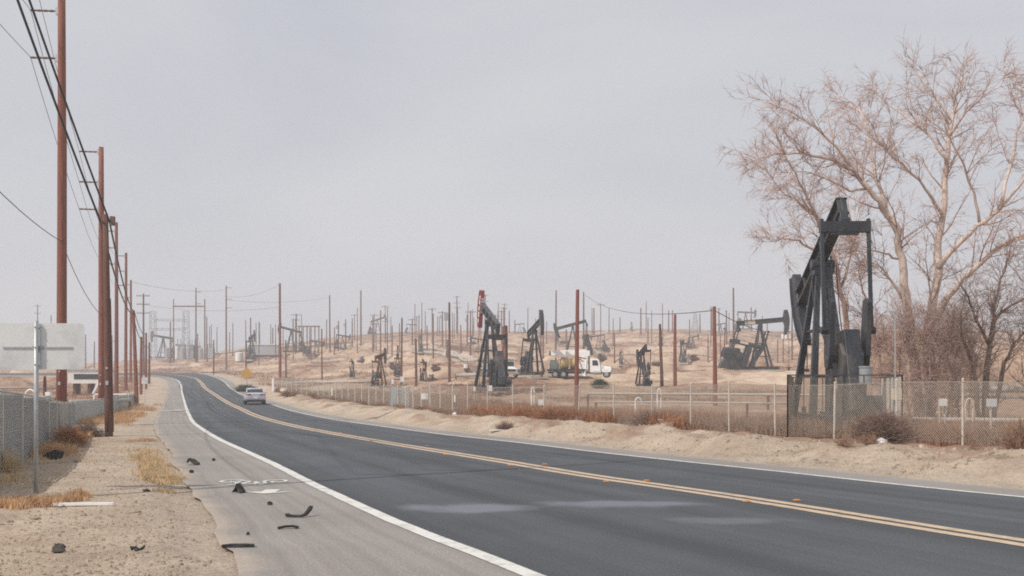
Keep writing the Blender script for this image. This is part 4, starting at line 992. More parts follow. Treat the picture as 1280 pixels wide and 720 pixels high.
def hoop(px, top, foot, Y, w, r, label, m='white', foot2=None):
    x = (px-640)/F*Y; z = gz(x, Y); h = EYE+(HZ-top)/F*Y-z; W = w/F*Y
    P = [(-W/2, 0, -.2), (-W/2, 0, h*.72)]+[(-W/2*math.cos(R(a)), 0, h*.72+(h*.28)*math.sin(R(a))) for a in range(0, 181, 20)]+[(W/2, 0, h*.72), (W/2, 0, foot2*h if foot2 else -.2)]
    o = MB().tube(P, r, 8).build('pipe_hoop', M[m], smooth=True); o.location = (x, Y, z); tag(o, label, 'pipe')
hoop(824, 486, 512, 52, 5, .035, 'white bent pipe hoop standing behind the fence, right of a white elbow pipe')
hoop(1211.5, 498, 524, 36.5, 10, .028, 'yellowed pipe frame standing under the bare tree', 'cream')
hoop(798, 497, 512, 50, 8, .035, 'white elbow pipe behind the fence left of the pipe hoop', 'white', .6)
hoop(666, 484, 503, 60, 4, .04, 'narrow white standpipe left of the thick pole by the crane truck', 'white', .1)
def board(px, py, w, h, Y, label, m='white', post=True, name='sign_board', cat='sign', thick=.03, legs=1):
    x, y, zc = at(px, py, Y); W = w/F*Y; Hh = h/F*Y; z = gz(x, y)
    root = thing(name, label, cat, (x, y, z))
    MB().box((0, -.03, zc-z), (W, thick, Hh)).build('panel', M[m], root, bevel=.006)
    if post:
        p = MB()
        for k in range(legs):
            q = 0 if legs == 1 else (-.42+.84*k)*W
            p.tube([(q, .03, -.2), (q, .03, zc-z+Hh/2)], .028, 6)
        p.build('post', M['fencesteel'], root)
board(1178, 503, 8, 9, 35.2, 'white box with dark window on two legs under the bare tree', 'white', True, 'valve_box', 'box', .22, 2)
board(1239, 503.5, 13, 10, 31.5, 'bluish grey sign plate on a post near the end of the fence', 'signback')
i_ = int(np.argmin(np.abs(640+F*FQ[:, 0]/FQ[:, 1]-533)))
board(531, 495.5, 9, 7.5, float(np.interp(531, (640+F*FQ[:, 0]/FQ[:, 1])[::-1], FQ[::-1, 1]))-.1, 'white notice sign hung on the fence below the stout dark pole', 'white', False)
board(677, 503, 8, 7, 53, 'white box on a post behind the orange weeds', 'white', True, 'meter_box', 'box', .15)
board(612.5, 485.5, 5.5, 7, 72, 'white box at the foot of the red headed pump jack', 'white', True, 'meter_box', 'box', .2)
board(593, 486, 2.6, 6, 72, 'small white box left of the red headed pump jack foot', 'white', True, 'meter_box', 'box', .1)
board(503, 474, 4.5, 6.5, 92, 'white panel behind the grey gate panel', 'white', True, 'meter_box', 'box', .2)
board(491, 477, 3, 6, 94, 'narrow white panel just left of the larger white panel', 'white', True, 'meter_box', 'box', .2)
board(568.5, 498, 1.8, 9, 52.5, 'thin white marker stake behind the fence sign', 'white', False, 'marker_stake', 'stake')
board(415, 490, 1.6, 9, 86, 'thin white marker stake on the far fence', 'white', False, 'marker_stake', 'stake')
board(341.5, 481, 2.6, 16, 104, 'white gate post at the far end of the chain-link fence', 'white', False, 'gate_post', 'post', .25)
board(181, 476, 7.5, 8, 79, 'small white sign on a thin post beside the leaning red pole', 'signback', True)
# grey gate panel in the fence
Yg = float(np.interp(497, (640+F*FQ[:, 0]/FQ[:, 1])[::-1], FQ[::-1, 1]))
for k, (px, w) in enumerate(((493, 12), (506, 12))):
    x, y = fpt(px, Yg-.15+(.9 if k == 0 else -.6)); z = gz(x, y); W = w/F*y
    root = thing('gate', ['grey corrugated gate leaf in the fence, the farther one', 'grey corrugated gate leaf in the fence, the closer one'][k], 'gate', (x, y, z), R(-55), 'gate leaves in the fence')
    m = MB()
    for q in range(14): m.box((-W*.85+q*W*1.7/13, .02*(q % 2), .82), (W*.125, .015, 1.5))
    m.build('corrugated_sheet', M['slat'], root)
    for q in (-.9, .9): MB().bar((W*q, 0, 0), (W*q, 0, 1.65), .06, .06, (0, 1, 0)).build('frame', M['steel'], root)
# yellow diamond sign
x, y, zc = at(308.5, 467, 122); z = gz(x, y)
root = thing('warning_sign', 'yellow diamond warning sign at the roadside beyond the car', 'road sign', (x, y, z))
q = .78; m = MB(); m.prism([(0, zc-z-q), (q, zc-z), (0, zc-z+q), (-q, zc-z)], -.05, -.03); m.build('panel', M['yellow'], root)
MB().tube([(0, 0, -.2), (0, 0, zc-z+.4)], .05, 6).build('post', M['steel'], root)
for k, px in enumerate((978, 982.5, 987)):
    x, y, z = hit(px, 424); h = 6/F*y
    o = MB().tube([(0, 0, 0), (0, 0, h*.9), (0, 0, h)], [1.1/F*y*1.3]*2+[.3], 10).build('tank', M['white']); o.location = (x, y, z); tag(o, 'tiny white tank in the row of three behind the wide pump jack head', 'tank', 'row of three tiny white tanks')
# white tank by the narrow pump
x, y, z = hit(299, 452)
o = MB().tube([(0, 0, 0), (0, 0, 2.2), (0, 0, 2.4)], [1.0, 1.0, .3], 16).build('tank', M['white'], smooth=False); o.location = (x, y, z); tag(o, 'small white upright tank left of the narrow pump jack', 'tank')
x, y, z = hit(322, 444)
root = thing('shed', 'long low pale shed behind the narrow pump jack', 'shed', (x, y, z)); MB().box((2.2, 0, 1.5), (9, 4, 3)).build('wall', M['tankgrey'], root); MB().box((2.2, 0, 3.1), (9.4, 4.4, .2)).build('roof', M['white'], root)

# ------------------------------------------------------------------ substation
YS = hit(230, 449)[1]
def lattice(x, y, z, h, w0, w1, label):
    root = thing('lattice_tower', label, 'lattice tower', (x, y, z), 0, 'lattice towers of the substation')
    c = [(-1, -1), (1, -1), (1, 1), (-1, 1)]; m = MB()
    for a, b in c: m.tube([(a*w0, b*w0, 0), (a*w1, b*w1, h)], .09, 4)
    m.build('leg_frame', M['steelblue'], root); m = MB(); n = 9
    for i in range(n):
        z0, z1 = h*i/n, h*(i+1)/n; f0 = w0+(w1-w0)*i/n; f1 = w0+(w1-w0)*(i+1)/n
        for k in range(4):
            a, b = c[k], c[(k+1) % 4]; m.tube([(a[0]*f0, a[1]*f0, z0), (b[0]*f1, b[1]*f1, z1)], .05, 3); m.tube([(a[0]*f1, a[1]*f1, z1), (b[0]*f1, b[1]*f1, z1)], .05, 3)
    m.build('bracing', M['steelblue'], root)
for px, lab in ((191, 'pale lattice tower at the far side of the substation gantry'), (232.5, 'pale lattice tower beside the H-frame of the substation')):
    x, y, zt = at(px, 389, YS+8); z = gz(x, y); lattice(x, y, z, zt-z, 1.1, .8, lab)
x0, y0, _ = at(191, 400, YS+8); x1, _, _ = at(232.5, 400, YS+8)
g = thing('gantry', 'pale steel gantry beams joining the two lattice towers', 'gantry', ((x0+x1)/2, y0, 0))
for row in (400, 411.5):
    z = at(191, row, YS+8)[2]; m = MB(); L = (x1-x0)/2
    for dz in (-.28, .28):
        for dy in (-.3, .3): m.bar((-L, dy, z+dz), (L, dy, z+dz), .14, .14)
    for i in range(12): m.bar((-L+2*L*i/12, 0, z-.28), (-L+2*L*(i+1)/12, 0, z+.28*(1 if i % 2 else -1)), .08, .08)
    m.build('beam', M['steelblue'], g)
# H-frame
x0, y0, zt = at(217, 374, YS-8); x1 = at(256, 375, YS-8)[0]; z = gz((x0+x1)/2, y0)
g = thing('h_frame', 'tall dark H-frame of two poles with a cross beam at the substation', 'pole frame', (x0, y0, z))
MB().tube([(0, 0, -.5), (0, 0, zt-z)], [.24, .16], 7).build('pole', M['wooddark'], g); MB().tube([(x1-x0, 0, -.5), (x1-x0, 0, zt-z)], [.30, .2], 7).build('pole', M['woodgrey'], g)
zb = at(217, 383, YS-8)[2]-z; MB().box(((x1-x0)/2, -.25, zb), (x1-x0+.4, .2, .42)).build('cross_beam', M['wooddark'], g)
# tanks and switchgear
for k, (px, w, top, m_, lab) in enumerate(((221, 4.2, 433, 'white', 'white cylindrical tank, first of the substation tank row'), (228.5, 6.5, 433.5, 'tankgrey', 'broad grey tank, second of the substation tank row'), (235.5, 5, 434, 'tankgrey', 'grey tank, third of the substation tank row'), (251, 6, 434.5, 'tankgrey', 'grey tank between the tall poles at the substation'), (209, 5, 434, 'tankgrey', 'grey tank partly behind the substation pump jack'))):
    y = YS+3; x = (px-640)/F*y; z = gz(x, y); h = EYE+(HZ-top)/F*y-z; r = w/F*y/2
    o = MB().tube([(0, 0, -.2), (0, 0, h*.93), (0, 0, h)], [r, r, r*.35], 16).build('tank', M[m_]); o.location = (x, y, z); tag(o, lab, 'tank', 'tanks at the substation')
for k, (px, w, top, lab) in enumerate(((226, 11, 428, 'grey switchgear cabinet above the first tanks'), (240, 10, 429, 'grey switchgear cabinet left of the tall poles'), (263, 9, 434, 'grey control house right of the H-frame'), (247, 8, 431, 'grey transformer block between the tall poles'))):
    y = YS+12; x = (px-640)/F*y; z = gz(x, y); h = EYE+(HZ-top)/F*y-z; W = w/F*y
    g = thing('switchgear', lab, 'switchgear', (x, y, z), 0, 'switchgear at the substation')
    MB().box((0, 0, h*.45), (W, 2, h*.9)).build('cabinet', M['tankgrey'], g); m = MB()
    for q in (-.35, 0, .35): m.tube([(q*W, 0, h*.9), (q*W, 0, h+1.2)], .14, 6)
    m.build('bushing', M['tankgrey'], g)
# portal row on the ridge behind the nodding pump
x0, y0, z0 = hit(374, 441); x1 = (398.5-640)/F*y0
g = thing('pipe_rack', 'row of dark posts under one long beam right of the nodding pump jack', 'rack', (x0, y0, z0))
zt = at(374, 408, y0)[2]-z0
for k in range(6):
    m = MB(); q = (x1-x0)*k/5; m.tube([(q, 0, -1), (q, 0, zt)], .17, 6); m.build('post', M['woodgrey'], g)
MB().box(((x1-x0)/2, 0, zt), (x1-x0+.8, .3, .35)).build('beam', M['woodgrey'], g)
# lattice derrick on the skyline
x, y, z = hit(869, 416); h = at(869, 392, y)[2]-z; lattice(x, y, z, h, 1.3, .35, 'small lattice derrick on the skyline right of the faint thin pole')
bpy.data.objects[-1] if False else None

# ------------------------------------------------------------------ yard beyond the left fence
def yard(px, foot, Y): x = (px-640)/F*Y; return x, Y, gz(x, Y)
x, y, z = yard(114, 470, 118)
g = thing('trailer', 'pale flat roofed site trailer beyond the slatted fence', 'trailer', (x, y, z), R(8))
MB().box((0, 0, 2.0), (4.6, 2.4, 1.5)).build('body', M['white'], g); MB().box((0, 0, 2.8), (4.9, 2.6, .14)).build('roof', M['tankgrey'], g); MB().box((0, -1.22, 2.05), (3.2, .04, .6)).build('window', M['glass'], g)
m = MB()
for q in (-1.6, 0, 1.6): m.box((q, 0, .6), (.3, 2.0, 1.4))
m.build('stand', M['rust'], g)
for k, (pts, r, h, lab) in enumerate((([fpt(-30, 47), fpt(40, 50), fpt(62, 51)], .13, 1.1, 'thick white pipe just above the slatted fence behind the sign post'), ([fpt(-40, 62), fpt(30, 64), fpt(70, 66)], .07, 1.0, 'thin white pipe beyond the slatted fence'), ([fpt(88, 62), fpt(140, 66), fpt(162, 70)], .12, .7, 'pale pipe behind the slatted fence right of the tall pole'), ([fpt(-60, 95), fpt(75, 98)], .1, 1.3, 'far pale pipe crossing the yard behind the sign'))):
    pipe_run(pts, r, lab, h=h, group='pipes in the yard beyond the slatted fence')
hoop(38, 487, 500, 56, 14, .05, 'white pipe hoop above the slatted fence left of the sign post', 'white')
hoop(56, 470, 505, 60, 2.2, .05, 'dark thin standpipe between the sign post and the tall pole', 'rust')
board(61, 494, 6, 8, 58, 'small white cabinet above the slatted fence beside the tall pole', 'white', True, 'cabinet', 'cabinet', .3)
x, y, z = yard(124, 475, 76)
g = thing('stair_frame', 'white slanted stair frame between the roadside poles', 'stair frame', (x, y, z))
MB().bar((-.5, 0, 1.0), (.6, 0, 3.2), .1, .14).build('stringer', M['white'], g); MB().bar((-.5, 0, 1.0), (2.3, 0, 1.0), .1, .1).build('rail', M['white'], g); m = MB(); m.bar((2.2, 0, 0), (2.2, 0, 1.0), .1, .1, (0, 1, 0)); m.bar((-.4, 0, 0), (-.4, 0, 1.0), .1, .1, (0, 1, 0)); m.build('leg', M['white'], g)
for px, top, lab in ((47, 381, 'faint distant pole with crossarms above the road sign'), (64, 394, 'faint distant pole right above the road sign'), (107, 418, 'faint thin pole left of the short dark roadside pole'), (118, 427, 'faint short pole above the site trailer'), (140, 419, 'faint thin pole between the roadside poles')):
    x, y, z = hit(px, 461); h = at(px, top, y)[2]-z
    pole_at(x, y, z, h, .22, M['woodgrey'], lab, [(h-.4, 'T'), (h-3, 'T')] if px == 47 else [], group=PG)

# ------------------------------------------------------------------ vehicles
def loft(mb, rings):
    n = len(rings[0]); b = len(mb.v)
    for r in rings: mb.v.extend(r)
    for i in range(len(rings)-1):
        for j in range(n): mb.f.append((b+i*n+j, b+i*n+(j+1) % n, b+(i+1)*n+(j+1) % n, b+(i+1)*n+j))
    mb.f.append(tuple(b+j for j in range(n-1, -1, -1))); mb.f.append(tuple(b+(len(rings)-1)*n+j for j in range(n)))
def wheel(parent, x, y, z, r, w, name='wheel'):
    m = MB(); k = 20; prof = [(-w/2, r*.80), (-w/2, r*.95), (-w/2+.03, r), (w/2-.03, r), (w/2, r*.95), (w/2, r*.80)]
    m.tube([(x, y+a, z) for a, _ in prof], [b for _, b in prof], k); o = m.build(name, M['rubber'], parent)
    m = MB(); m.tube([(x, y-w/2-.01, z), (x, y+w/2+.01, z)], r*.6, 14); m.build('rim', M['chrome'], o); return o
def sedan(label, loc, yaw):
    """x forward; rear bumper at x=-2.3"""
    g = thing('car', label, 'car', loc, yaw)
    def ring(x, hw, z0, z1, sh=.72, tuck=.9):
        return [(x, s*w, z) for s, w, z in [(-1, hw*.80, z0), (-1, hw*.96, z0+.10), (-1, hw, z0+(z1-z0)*.45), (-1, hw*.97, z0+(z1-z0)*.8), (-1, hw*tuck, z1-.02), (-1, hw*.45, z1+.015), (1, hw*.45, z1+.015), (1, hw*tuck, z1-.02), (1, hw*.97, z0+(z1-z0)*.8), (1, hw, z0+(z1-z0)*.45), (1, hw*.96, z0+.10), (1, hw*.80, z0)]]
    m = MB()
    loft(m, [ring(-2.36, .74, .42, .86), ring(-2.28, .86, .30, 1.02), ring(-1.9, .91, .24, 1.07), ring(-1.0, .925, .22, 1.0), ring(0, .925, .22, .96), ring(1.0, .92, .22, .95), ring(1.7, .91, .24, .86), ring(2.2, .84, .28, .74), ring(2.38, .7, .34, .62)])
    body = m.build('body', M['silver'], g, smooth=True)
    sub = body.modifiers.new('smooth', 'SUBSURF'); sub.levels = 1; sub.render_levels = 2
    def gr(x, hw, z0, z1): return [(x, -hw, z0), (x, -hw*.80, z1-.06), (x, -hw*.55, z1), (x, hw*.55, z1), (x, hw*.80, z1-.06), (x, hw, z0)]
    m = MB(); loft(m, [gr(-1.75, .74, .98, 1.05), gr(-1.05, .80, .95, 1.36), gr(-.4, .82, .92, 1.45), gr(.2, .82, .92, 1.45), gr(.75, .80, .92, 1.28), gr(1.35, .74, .9, .95)])
    cab = m.build('cabin', M['glass'], g, smooth=True)
    m = MB(); loft(m, [[(x, -hw, z), (x, -hw*.7, z+.035), (x, hw*.7, z+.035), (x, hw, z), (x, hw*.9, z-.03), (x, -hw*.9, z-.03)] for x, hw, z in ((-1.12, .60, 1.345), (-.4, .665, 1.42), (.2, .665, 1.42), (.62, .6, 1.335))])
    m.build('roof', M['silver'], g, smooth=True)
    for s in (-1, 1):
        MB().tube([(-1.72, s*.72, 1.03), (-1.08, s*.67, 1.33), (-.4, s*.68, 1.41)], .045, 6).build('pillar', M['silver'], cab); MB().tube([(.62, s*.66, 1.30), (1.32, s*.74, .95)], .04, 6).build('pillar', M['silver'], cab)
    for s in (-1, 1):
        m = MB(); m.box((-2.29, s*.60, .87), (.10, .46, .13), s*-.22); m.build('tail_light', M['redlens'], g, bevel=.02)
        m = MB(); m.box((.75, s*1.0, 1.0), (.12, .2, .13)); m.build('mirror', M['silver'], g, bevel=.02)
    m = MB(); m.box((-2.31, 0, .33), (.14, 1.45, .2)); m.build('lower_bumper', M['rubber'], g, bevel=.03)
    m = MB(); m.box((-2.372, 0, .60), (.02, .34, .16)); m.build('licence_plate', M['white'], g)
    m = MB(); m.box((-2.33, 0, .90), (.06, .6, .035)); m.build('trunk_trim', M['chrome'], g)
    for x in (-1.4, 1.4):
        for s in (-1, 1): wheel(g, x, s*.80, .33, .33, .21)
    return g
x, y = (318-640)/F*84.5, 84.5
sedan('silver sedan driving away along the curved road', (x, y, float(zr(y))+.02), R(107)).scale = (.94, .94, .94)

def crane_truck():
    x, y, z = hit(725, 473.5)
    s = y*83/F/9.6
    g = thing('crane_truck', 'white flatbed crane truck with its boom folded back and barrels aboard', 'truck', (x, y, z), R(-8), s=s)
    m = MB(); m.box((0, -.4, .78), (9.2, .14, .26)); m.box((0, .4, .78), (9.2, .14, .26)); m.build('chassis', M['black'], g)
    m = MB(); m.box((-1.9, 0, 1.18), (5.4, 2.4, .16)); m.box((-1.9, -1.15, 1.06), (5.4, .08, .24)); m.build('flatbed', M['black'], g)
    # cab
    m = MB(); m.prism([(1.55, .75), (3.0, .75), (3.0, 1.75), (2.72, 2.62), (2.6, 2.72), (1.65, 2.72), (1.55, 2.6)], -1.05, 1.05); cab = m.build('cab', M['truckwhite'], g, bevel=.05)
    m = MB(); m.bar((2.88, 0, 2.25), (3.01, 0, 1.80), 1.7, .03, (1, 0, 0)); m.build('windshield', M['glass'], cab)
    for sy in (-1, 1):
        m = MB(); m.prism([(1.85, 1.75), (2.72, 1.75), (2.56, 2.5), (1.85, 2.5)], sy*1.055-.01, sy*1.055+.01); m.build('side_window', M['glass'], cab)
        m = MB(); m.box((2.95, sy*1.25, 2.1), (.1, .18, .5)); m.build('mirror', M['chrome'], cab)
    m = MB(); m.box((2.3, 0, 2.78), (.5, 1.2, .12)); m.build('light_bar', M['yellow'], cab)
    hd = MB().prism([(3.0, .95), (4.55, .95), (4.6, 1.25), (4.5, 1.55), (3.0, 1.78)], -.82, .82).build('hood', M['truckwhite'], g, bevel=.07)
    MB().box((4.60, 0, 1.2), (.05, 1.0, .6)).build('grille', M['black'], hd)
    for sy in (-1, 1):
        m = MB(); m.prism([(3.2, .75), (3.3, 1.2), (3.6, 1.38), (4.1, 1.38), (4.5, 1.1), (4.55, .8)], sy*1.0-.15, sy*1.0+.15); m.build('fender', M['truckwhite'], g, bevel=.04)
        MB().box((4.58, sy*.85, 1.12), (.1, .25, .25)).build('headlight', M['chrome'], g)
        for xx in (3.85, -2.3, -3.5): wheel(g, xx, sy*.98, .52, .52, .3)
        MB().tube([(2.0, sy*1.15, .75), (3.1, sy*1.15, .75)], .28, 12).build('fuel_tank', M['chrome'], g)
    MB().box((4.68, 0, .68), (.22, 2.2, .32)).build('bumper', M['chrome'], g, bevel=.03)
    m = MB(); m.tube([(1.35, -.85, 1.0), (1.35, -.85, 3.1)], .1, 8); m.build('exhaust_stack', M['black'], g)
    # crane: stand, turret, boom laid backwards
    m = MB(); m.prism([(.35, 1.2), (1.3, 1.2), (1.05, 2.9), (.2, 3.1)], -.45, .45); m.build('crane_stand', M['truckwhite'], g, bevel=.04)
    m = MB()
    for sy in (-1, 1):
        m.bar((-.5, sy*.6, 3.05), (.55, sy*.9, .4), .18, .2); m.bar((1.0, sy*.8, 2.5), (.75, sy*1.1, .35), .2, .2); m.box((.75, sy*1.12, .3), (.5, .3, .12))
    m.build('outrigger', M['truckwhite'], g)
    bo = MB().bar((1.0, 0, 3.72), (-4.2, 0, 3.58), .8, .80, (0, 0, 1), .8, .72).build('boom', M['truckwhite'], g, bevel=.03)
    MB().prism([(-.6, 3.0), (1.2, 3.0), (1.45, 3.4), (1.4, 3.95), (.0, 3.8), (-1.2, 3.7)], -.42, .42).build('turret', M['truckwhite'], g, bevel=.04)
    MB().box((-4.3, 0, 3.58), (.24, .6, .7)).build('boom_tip', M['black'], bo)
    m = MB(); m.bar((.9, -.46, 2.75), (-.3, -.46, 3.02), .02, .14); m.bar((.6, -.46, 2.35), (-.2, -.46, 2.75), .02, .12); m.build('stripe', M['redpaint'], g)
    for k, xx in enumerate((-.85, -2.25)):
        o = MB().tube([(-.55, 0, 0), (-.45, 0, 0), (.45, 0, 0), (.55, 0, 0)], [.74, .80, .80, .74], 18).build('barrel', M['ochre']); o.parent = None
        w = Matrix.Rotation(R(-8), 4, 'Z'); p = w @ Vector((xx, 0, 2.06)); o.location = (x+p.x*s, y+p.y*s, z+p.z*s); o.rotation_euler.z = R(-8+14*k); o.scale = (s, s, s)
        tag(o, ['large ochre barrel on the truck bed next to the crane stand', 'large ochre barrel on the truck bed, behind the first'][k], 'barrel', 'barrels on the crane truck')
    w = Matrix.Rotation(R(-8), 4, 'Z')
    p = w @ Vector((-3.75, 0, 1.26)); o = thing('winch_engine', 'dusty green winch engine at the tail of the crane truck bed', 'engine', (x+p.x*s, y+p.y*s, z+p.z*s), R(-8), s=s)
    MB().box((0, 0, .45), (1.2, 1.6, .9)).build('engine_block', M['green'], o, bevel=.05); MB().prism([(-.6, .9), (.5, .9), (.3, 1.3), (-.4, 1.35)], -.6, .6).build('hood', M['green'], o); MB().tube([(.2, .3, 1.3), (.2, .3, 1.7)], .08, 8).build('exhaust', M['black'], o)
    # worker in a high visibility vest
crane_truck()
def cab_truck():
    x, y, z = hit(629.5, 472)
    s = y*22/F/2.5
    g = thing('work_truck', 'white work truck seen from the front between two red poles', 'truck', (x, y, z), R(-62), s=s)
    MB().prism([(-.2, .8), (1.5, .8), (1.5, 1.5), (1.25, 2.35), (-.2, 2.35)], -1.05, 1.05).build('cab', M['truckwhite'], g, bevel=.06)
    MB().bar((1.31, 0, 2.25), (1.505, 0, 1.58), 1.8, .03, (1, 0, 0)).build('windshield', M['glass'], g)
    MB().box((1.0, 0, 2.42), (.5, 2.0, .16)).build('visor', M['black'], g)
    MB().prism([(1.5, .6), (2.5, .6), (2.5, 1.2), (1.5, 1.45)], -.95, .95).build('hood', M['truckwhite'], g, bevel=.06)
    MB().box((2.52, 0, .95), (.04, 1.2, .35)).build('grille', M['black'], g)
    MB().box((2.6, 0, .55), (.2, 2.1, .28)).build('bumper', M['chrome'], g)
    MB().box((-2.6, 0, 1.3), (4.6, 2.2, .9)).build('cargo_bed', M['tankgrey'], g)
    for sy in (-1, 1):
        MB().prism([(.1, 1.5), (1.15, 1.5), (1.0, 2.2), (.1, 2.2)], sy*1.055-.01, sy*1.055+.01).build('side_window', M['glass'], g)
        MB().box((2.51, sy*.8, .98), (.06, .22, .2)).build('headlight', M['chrome'], g)
        for xx in (1.9, -3.2): wheel(g, xx, sy*.95, .48, .48, .3)
cab_truck()

# ------------------------------------------------------------------ litter, tyre shreds and stones
def shred(px, py, pts, w, t, label, name='tyre_shred', m='rubber', cat='tyre shred'):
    x, y = road_at(px, py); mb = MB(); P = [Vector(p)*.74 for p in pts]
    for i in range(len(P)):
        d = (P[min(i+1, len(P)-1)]-P[max(i-1, 0)]).normalized(); n = Vector((-d.y, d.x, 0)).normalized() if abs(d.z) < .95 else Vector((1, 0, 0))
        up = d.cross(n); j = 1+.25*(random.random()-.5)
        for a, b in ((-1, -1), (1, -1), (1, 1), (-1, 1)): mb.v.append(P[i]+n*a*w*.5*j+up*b*t*.5*-1)
    for i in range(len(P)-1):
        for k in range(4): mb.f.append((i*4+k, i*4+(k+1) % 4, i*4+4+(k+1) % 4, i*4+4+k))
    mb.f += [(3, 2, 1, 0), tuple((len(P)-1)*4+q for q in range(4))]
    o = mb.build(name, M[m]); zmin = min(v.co.z for v in o.data.vertices)
    o.location = (x, y, (gz(x, y) if px < 225 else .0)-zmin+.002); tag(o, label, cat); return o
shred(297, 684, [(-.22, -.02, 0), (-.1, .0, .01), (.1, .012, .01), (.23, .045, 0)], .06, .025, 'straight black rubber strip lying on the bicycle lane, lowest of the debris')
shred(372, 646, [(-.20, .08, .02), (-.16, .0, .01), (-.06, -.06, .01), (.07, -.06, .01), (.14, -.01, .03), (.19, .07, .1), (.21, .14, .15)], .05, .03, 'black tyre strip with both ends curled up')
shred(360, 661, [(-.15, -.04, 0), (-.05, .02, .015), (.06, .035, .02), (.16, .03, 0)], .04, .025, 'thin bowed black strip below the curled tyre strip')
shred(298, 616, [(-.075, 0, 0), (-.06, .02, .11), (-.02, .02, .17), (.03, -.01, .1), (.1, -.04, 0)], .12, .03, 'upright folded black tyre piece at the painted bicycle symbol')
shred(240, 581, [(-.14, 0, .06), (-.08, .02, .16), (.02, .0, .12), (.1, -.03, .06), (.2, -.05, .02)], .16, .04, 'twisted black tyre chunk farthest along the bicycle lane')
for k, (px, py, r, lab) in enumerate(((239.5, 591, .055, 'small black rubber lump beside the twisted tyre chunk'), (337, 631, .045, 'small black scrap below the painted arrow'), (310, 668.5, .03, 'tiny black crumb above the straight rubber strip'), (267, 576, .05, 'flat dark scrap right of the twisted tyre chunk'))):
    x, y = road_at(px, py); o = MB().blob((0, 0, r*.5), (r*.85, r*.65, r*.55), k+50, 7, .4).build('rubber_scrap', M['rubber']); o.location = (x, y, .0); tag(o, lab, 'rubber scrap')
x, y = road_at(172, 692); z = gz(x, y); m = MB()
for k in range(5):
    a0 = random.random()*6; m.tube([(.12*math.cos(a0+q*.9)*(.55+.1*k/5), .045*math.sin(a0+q*.9), .02+.055*abs(math.sin(q+k))) for q in range(6)], .006, 4)
o = m.build('wire_tangle', M['cable']); o.location = (x, y, z); tag(o, 'tangled black wire loop on the dirt', 'wire')
x, y = road_at(73, 692); o = MB().blob((0, 0, .04), (.07, .055, .05), 5, 9, .3).build('rock', M['stonedark']); o.location = (x, y, gz(x, y)); tag(o, 'dark rounded rock on the dirt below the white plank', 'rock')
x, y = road_at(60, 558+16); o = MB().blob((0, 0, .1), (.2, .13, .10), 8, 11, .35).build('plastic_bag', M['rubber']); o.location = (*road_at(68, 574), gz(*road_at(68, 574))); tag(o, 'crumpled black plastic bag near the foot of the slatted fence', 'plastic bag')
x, y = road_at(96, 632); g = MB(); g.box((0, 0, .02), (1.02, .07, .035), .03); g.box((-.32, -.05, .012), (.3, .06, .02), -.2); o = g.build('plank', M['white']); o.location = (x, y, gz(x, y)+.012); o.rotation_euler.z = .03; tag(o, 'broken white plank lying on the dirt beside the sign post', 'plank')
for k, (px, py, d, lab) in enumerate(((97, 578, .14, 'pale stone past the black plastic bag'), (128, 588, .09, 'small stone in the middle of the dirt verge'), (186, 600, .12, 'dark stone just before the straw grass patch'), (183, 614, .1, 'flat dark stone below the straw grass patch'), (104, 645, .08, 'stone below the white plank'), (45, 650, .1, 'brown stone in the rubble near the sign post'), (170, 641, .1, 'flat brown stone right of the white plank'), (128, 589, .07, 'small dark stone beside the middle stone'))):
    x, y = road_at(px, py); d *= .62; o = MB().blob((0, 0, d*.25), (d, d*.8, d*.5), k+90, 8, .3).build('stone', M['stonedark'] if k in (2, 3) else M['stone']); o.location = (x, y, gz(x, y)); tag(o, lab, 'stone')
def litter(px, py, d, m, label, name='litter', cat='litter'):
    x, y = road_at(px, py); o = MB().blob((0, 0, d[2]*.7), d, int(px*7+py), 8, .45).build(name, M[m]); o.location = (x, y, gz(x, y)); tag(o, label, cat)
litter(752, 528, (.14, .12, .26), 'plastic', 'upright white plastic bag caught in the weeds', 'plastic_bag', 'plastic bag')
litter(727, 531, (.36, .2, .22), 'plasticgrey', 'crumpled grey plastic sheet in the weeds', 'plastic_sheet', 'plastic sheet')
litter(568, 525, (.16, .14, .14), 'plastic', 'white crumpled litter at the fence left of the cardboard pieces')
litter(590, 523, (.26, .16, .2), 'card', 'pale cardboard scrap at the fence foot', 'cardboard', 'cardboard')
litter(595.5, 524.5, (.12, .1, .18), 'plastic', 'small white litter touching the cardboard scrap')
litter(507, 515.5, (.24, .16, .14), 'plastic', 'white litter below the grey gate leaf')
litter(547, 517, (.14, .12, .12), 'plastic', 'small white litter between the fence sign and the marker stake')
litter(524, 518, (.28, .2, .2), 'rubber', 'black bag at the fence foot below the notice sign', 'plastic_bag', 'plastic bag')
litter(1101, 577.5, (.12, .08, .06), 'plastic', 'small white litter on the verge below the grey tumbleweed')
litter(1153, 566, (.12, .1, .1), 'card', 'pinkish stone on the dirt mound by the fence', 'stone', 'stone')
litter(1210, 574, (.09, .07, .07), 'stone', 'small stone on the verge near the end of the fence', 'stone', 'stone')
litter(356, 494.5, (.5, .3, .3), 'card', 'pale rubble lump at the fence beyond the car', 'rubble', 'rubble')
x, y = road_at(621, 541.5); g = MB(); g.box((0, 0, .02), (.5, .22, .03), .2); o = g.build('cardboard', M['white']); o.location = (x, y, gz(x, y)+.02); tag(o, 'flat white sheet lying on the verge', 'cardboard')
x, y = road_at(834, 537.5); g = thing('cardboard_box', 'torn pale cardboard box against the dark tumbleweed', 'box', (x, y, gz(x, y)), .5)
MB().box((0, 0, .15), (.42, .3, .3)).build('carton', M['card'], g); MB().bar((-.21, 0, .3), (-.34, 0, .44), .3, .012).build('flap', M['card'], g); MB().bar((.21, 0, .3), (.4, 0, .26), .3, .012).build('flap', M['card'], g)

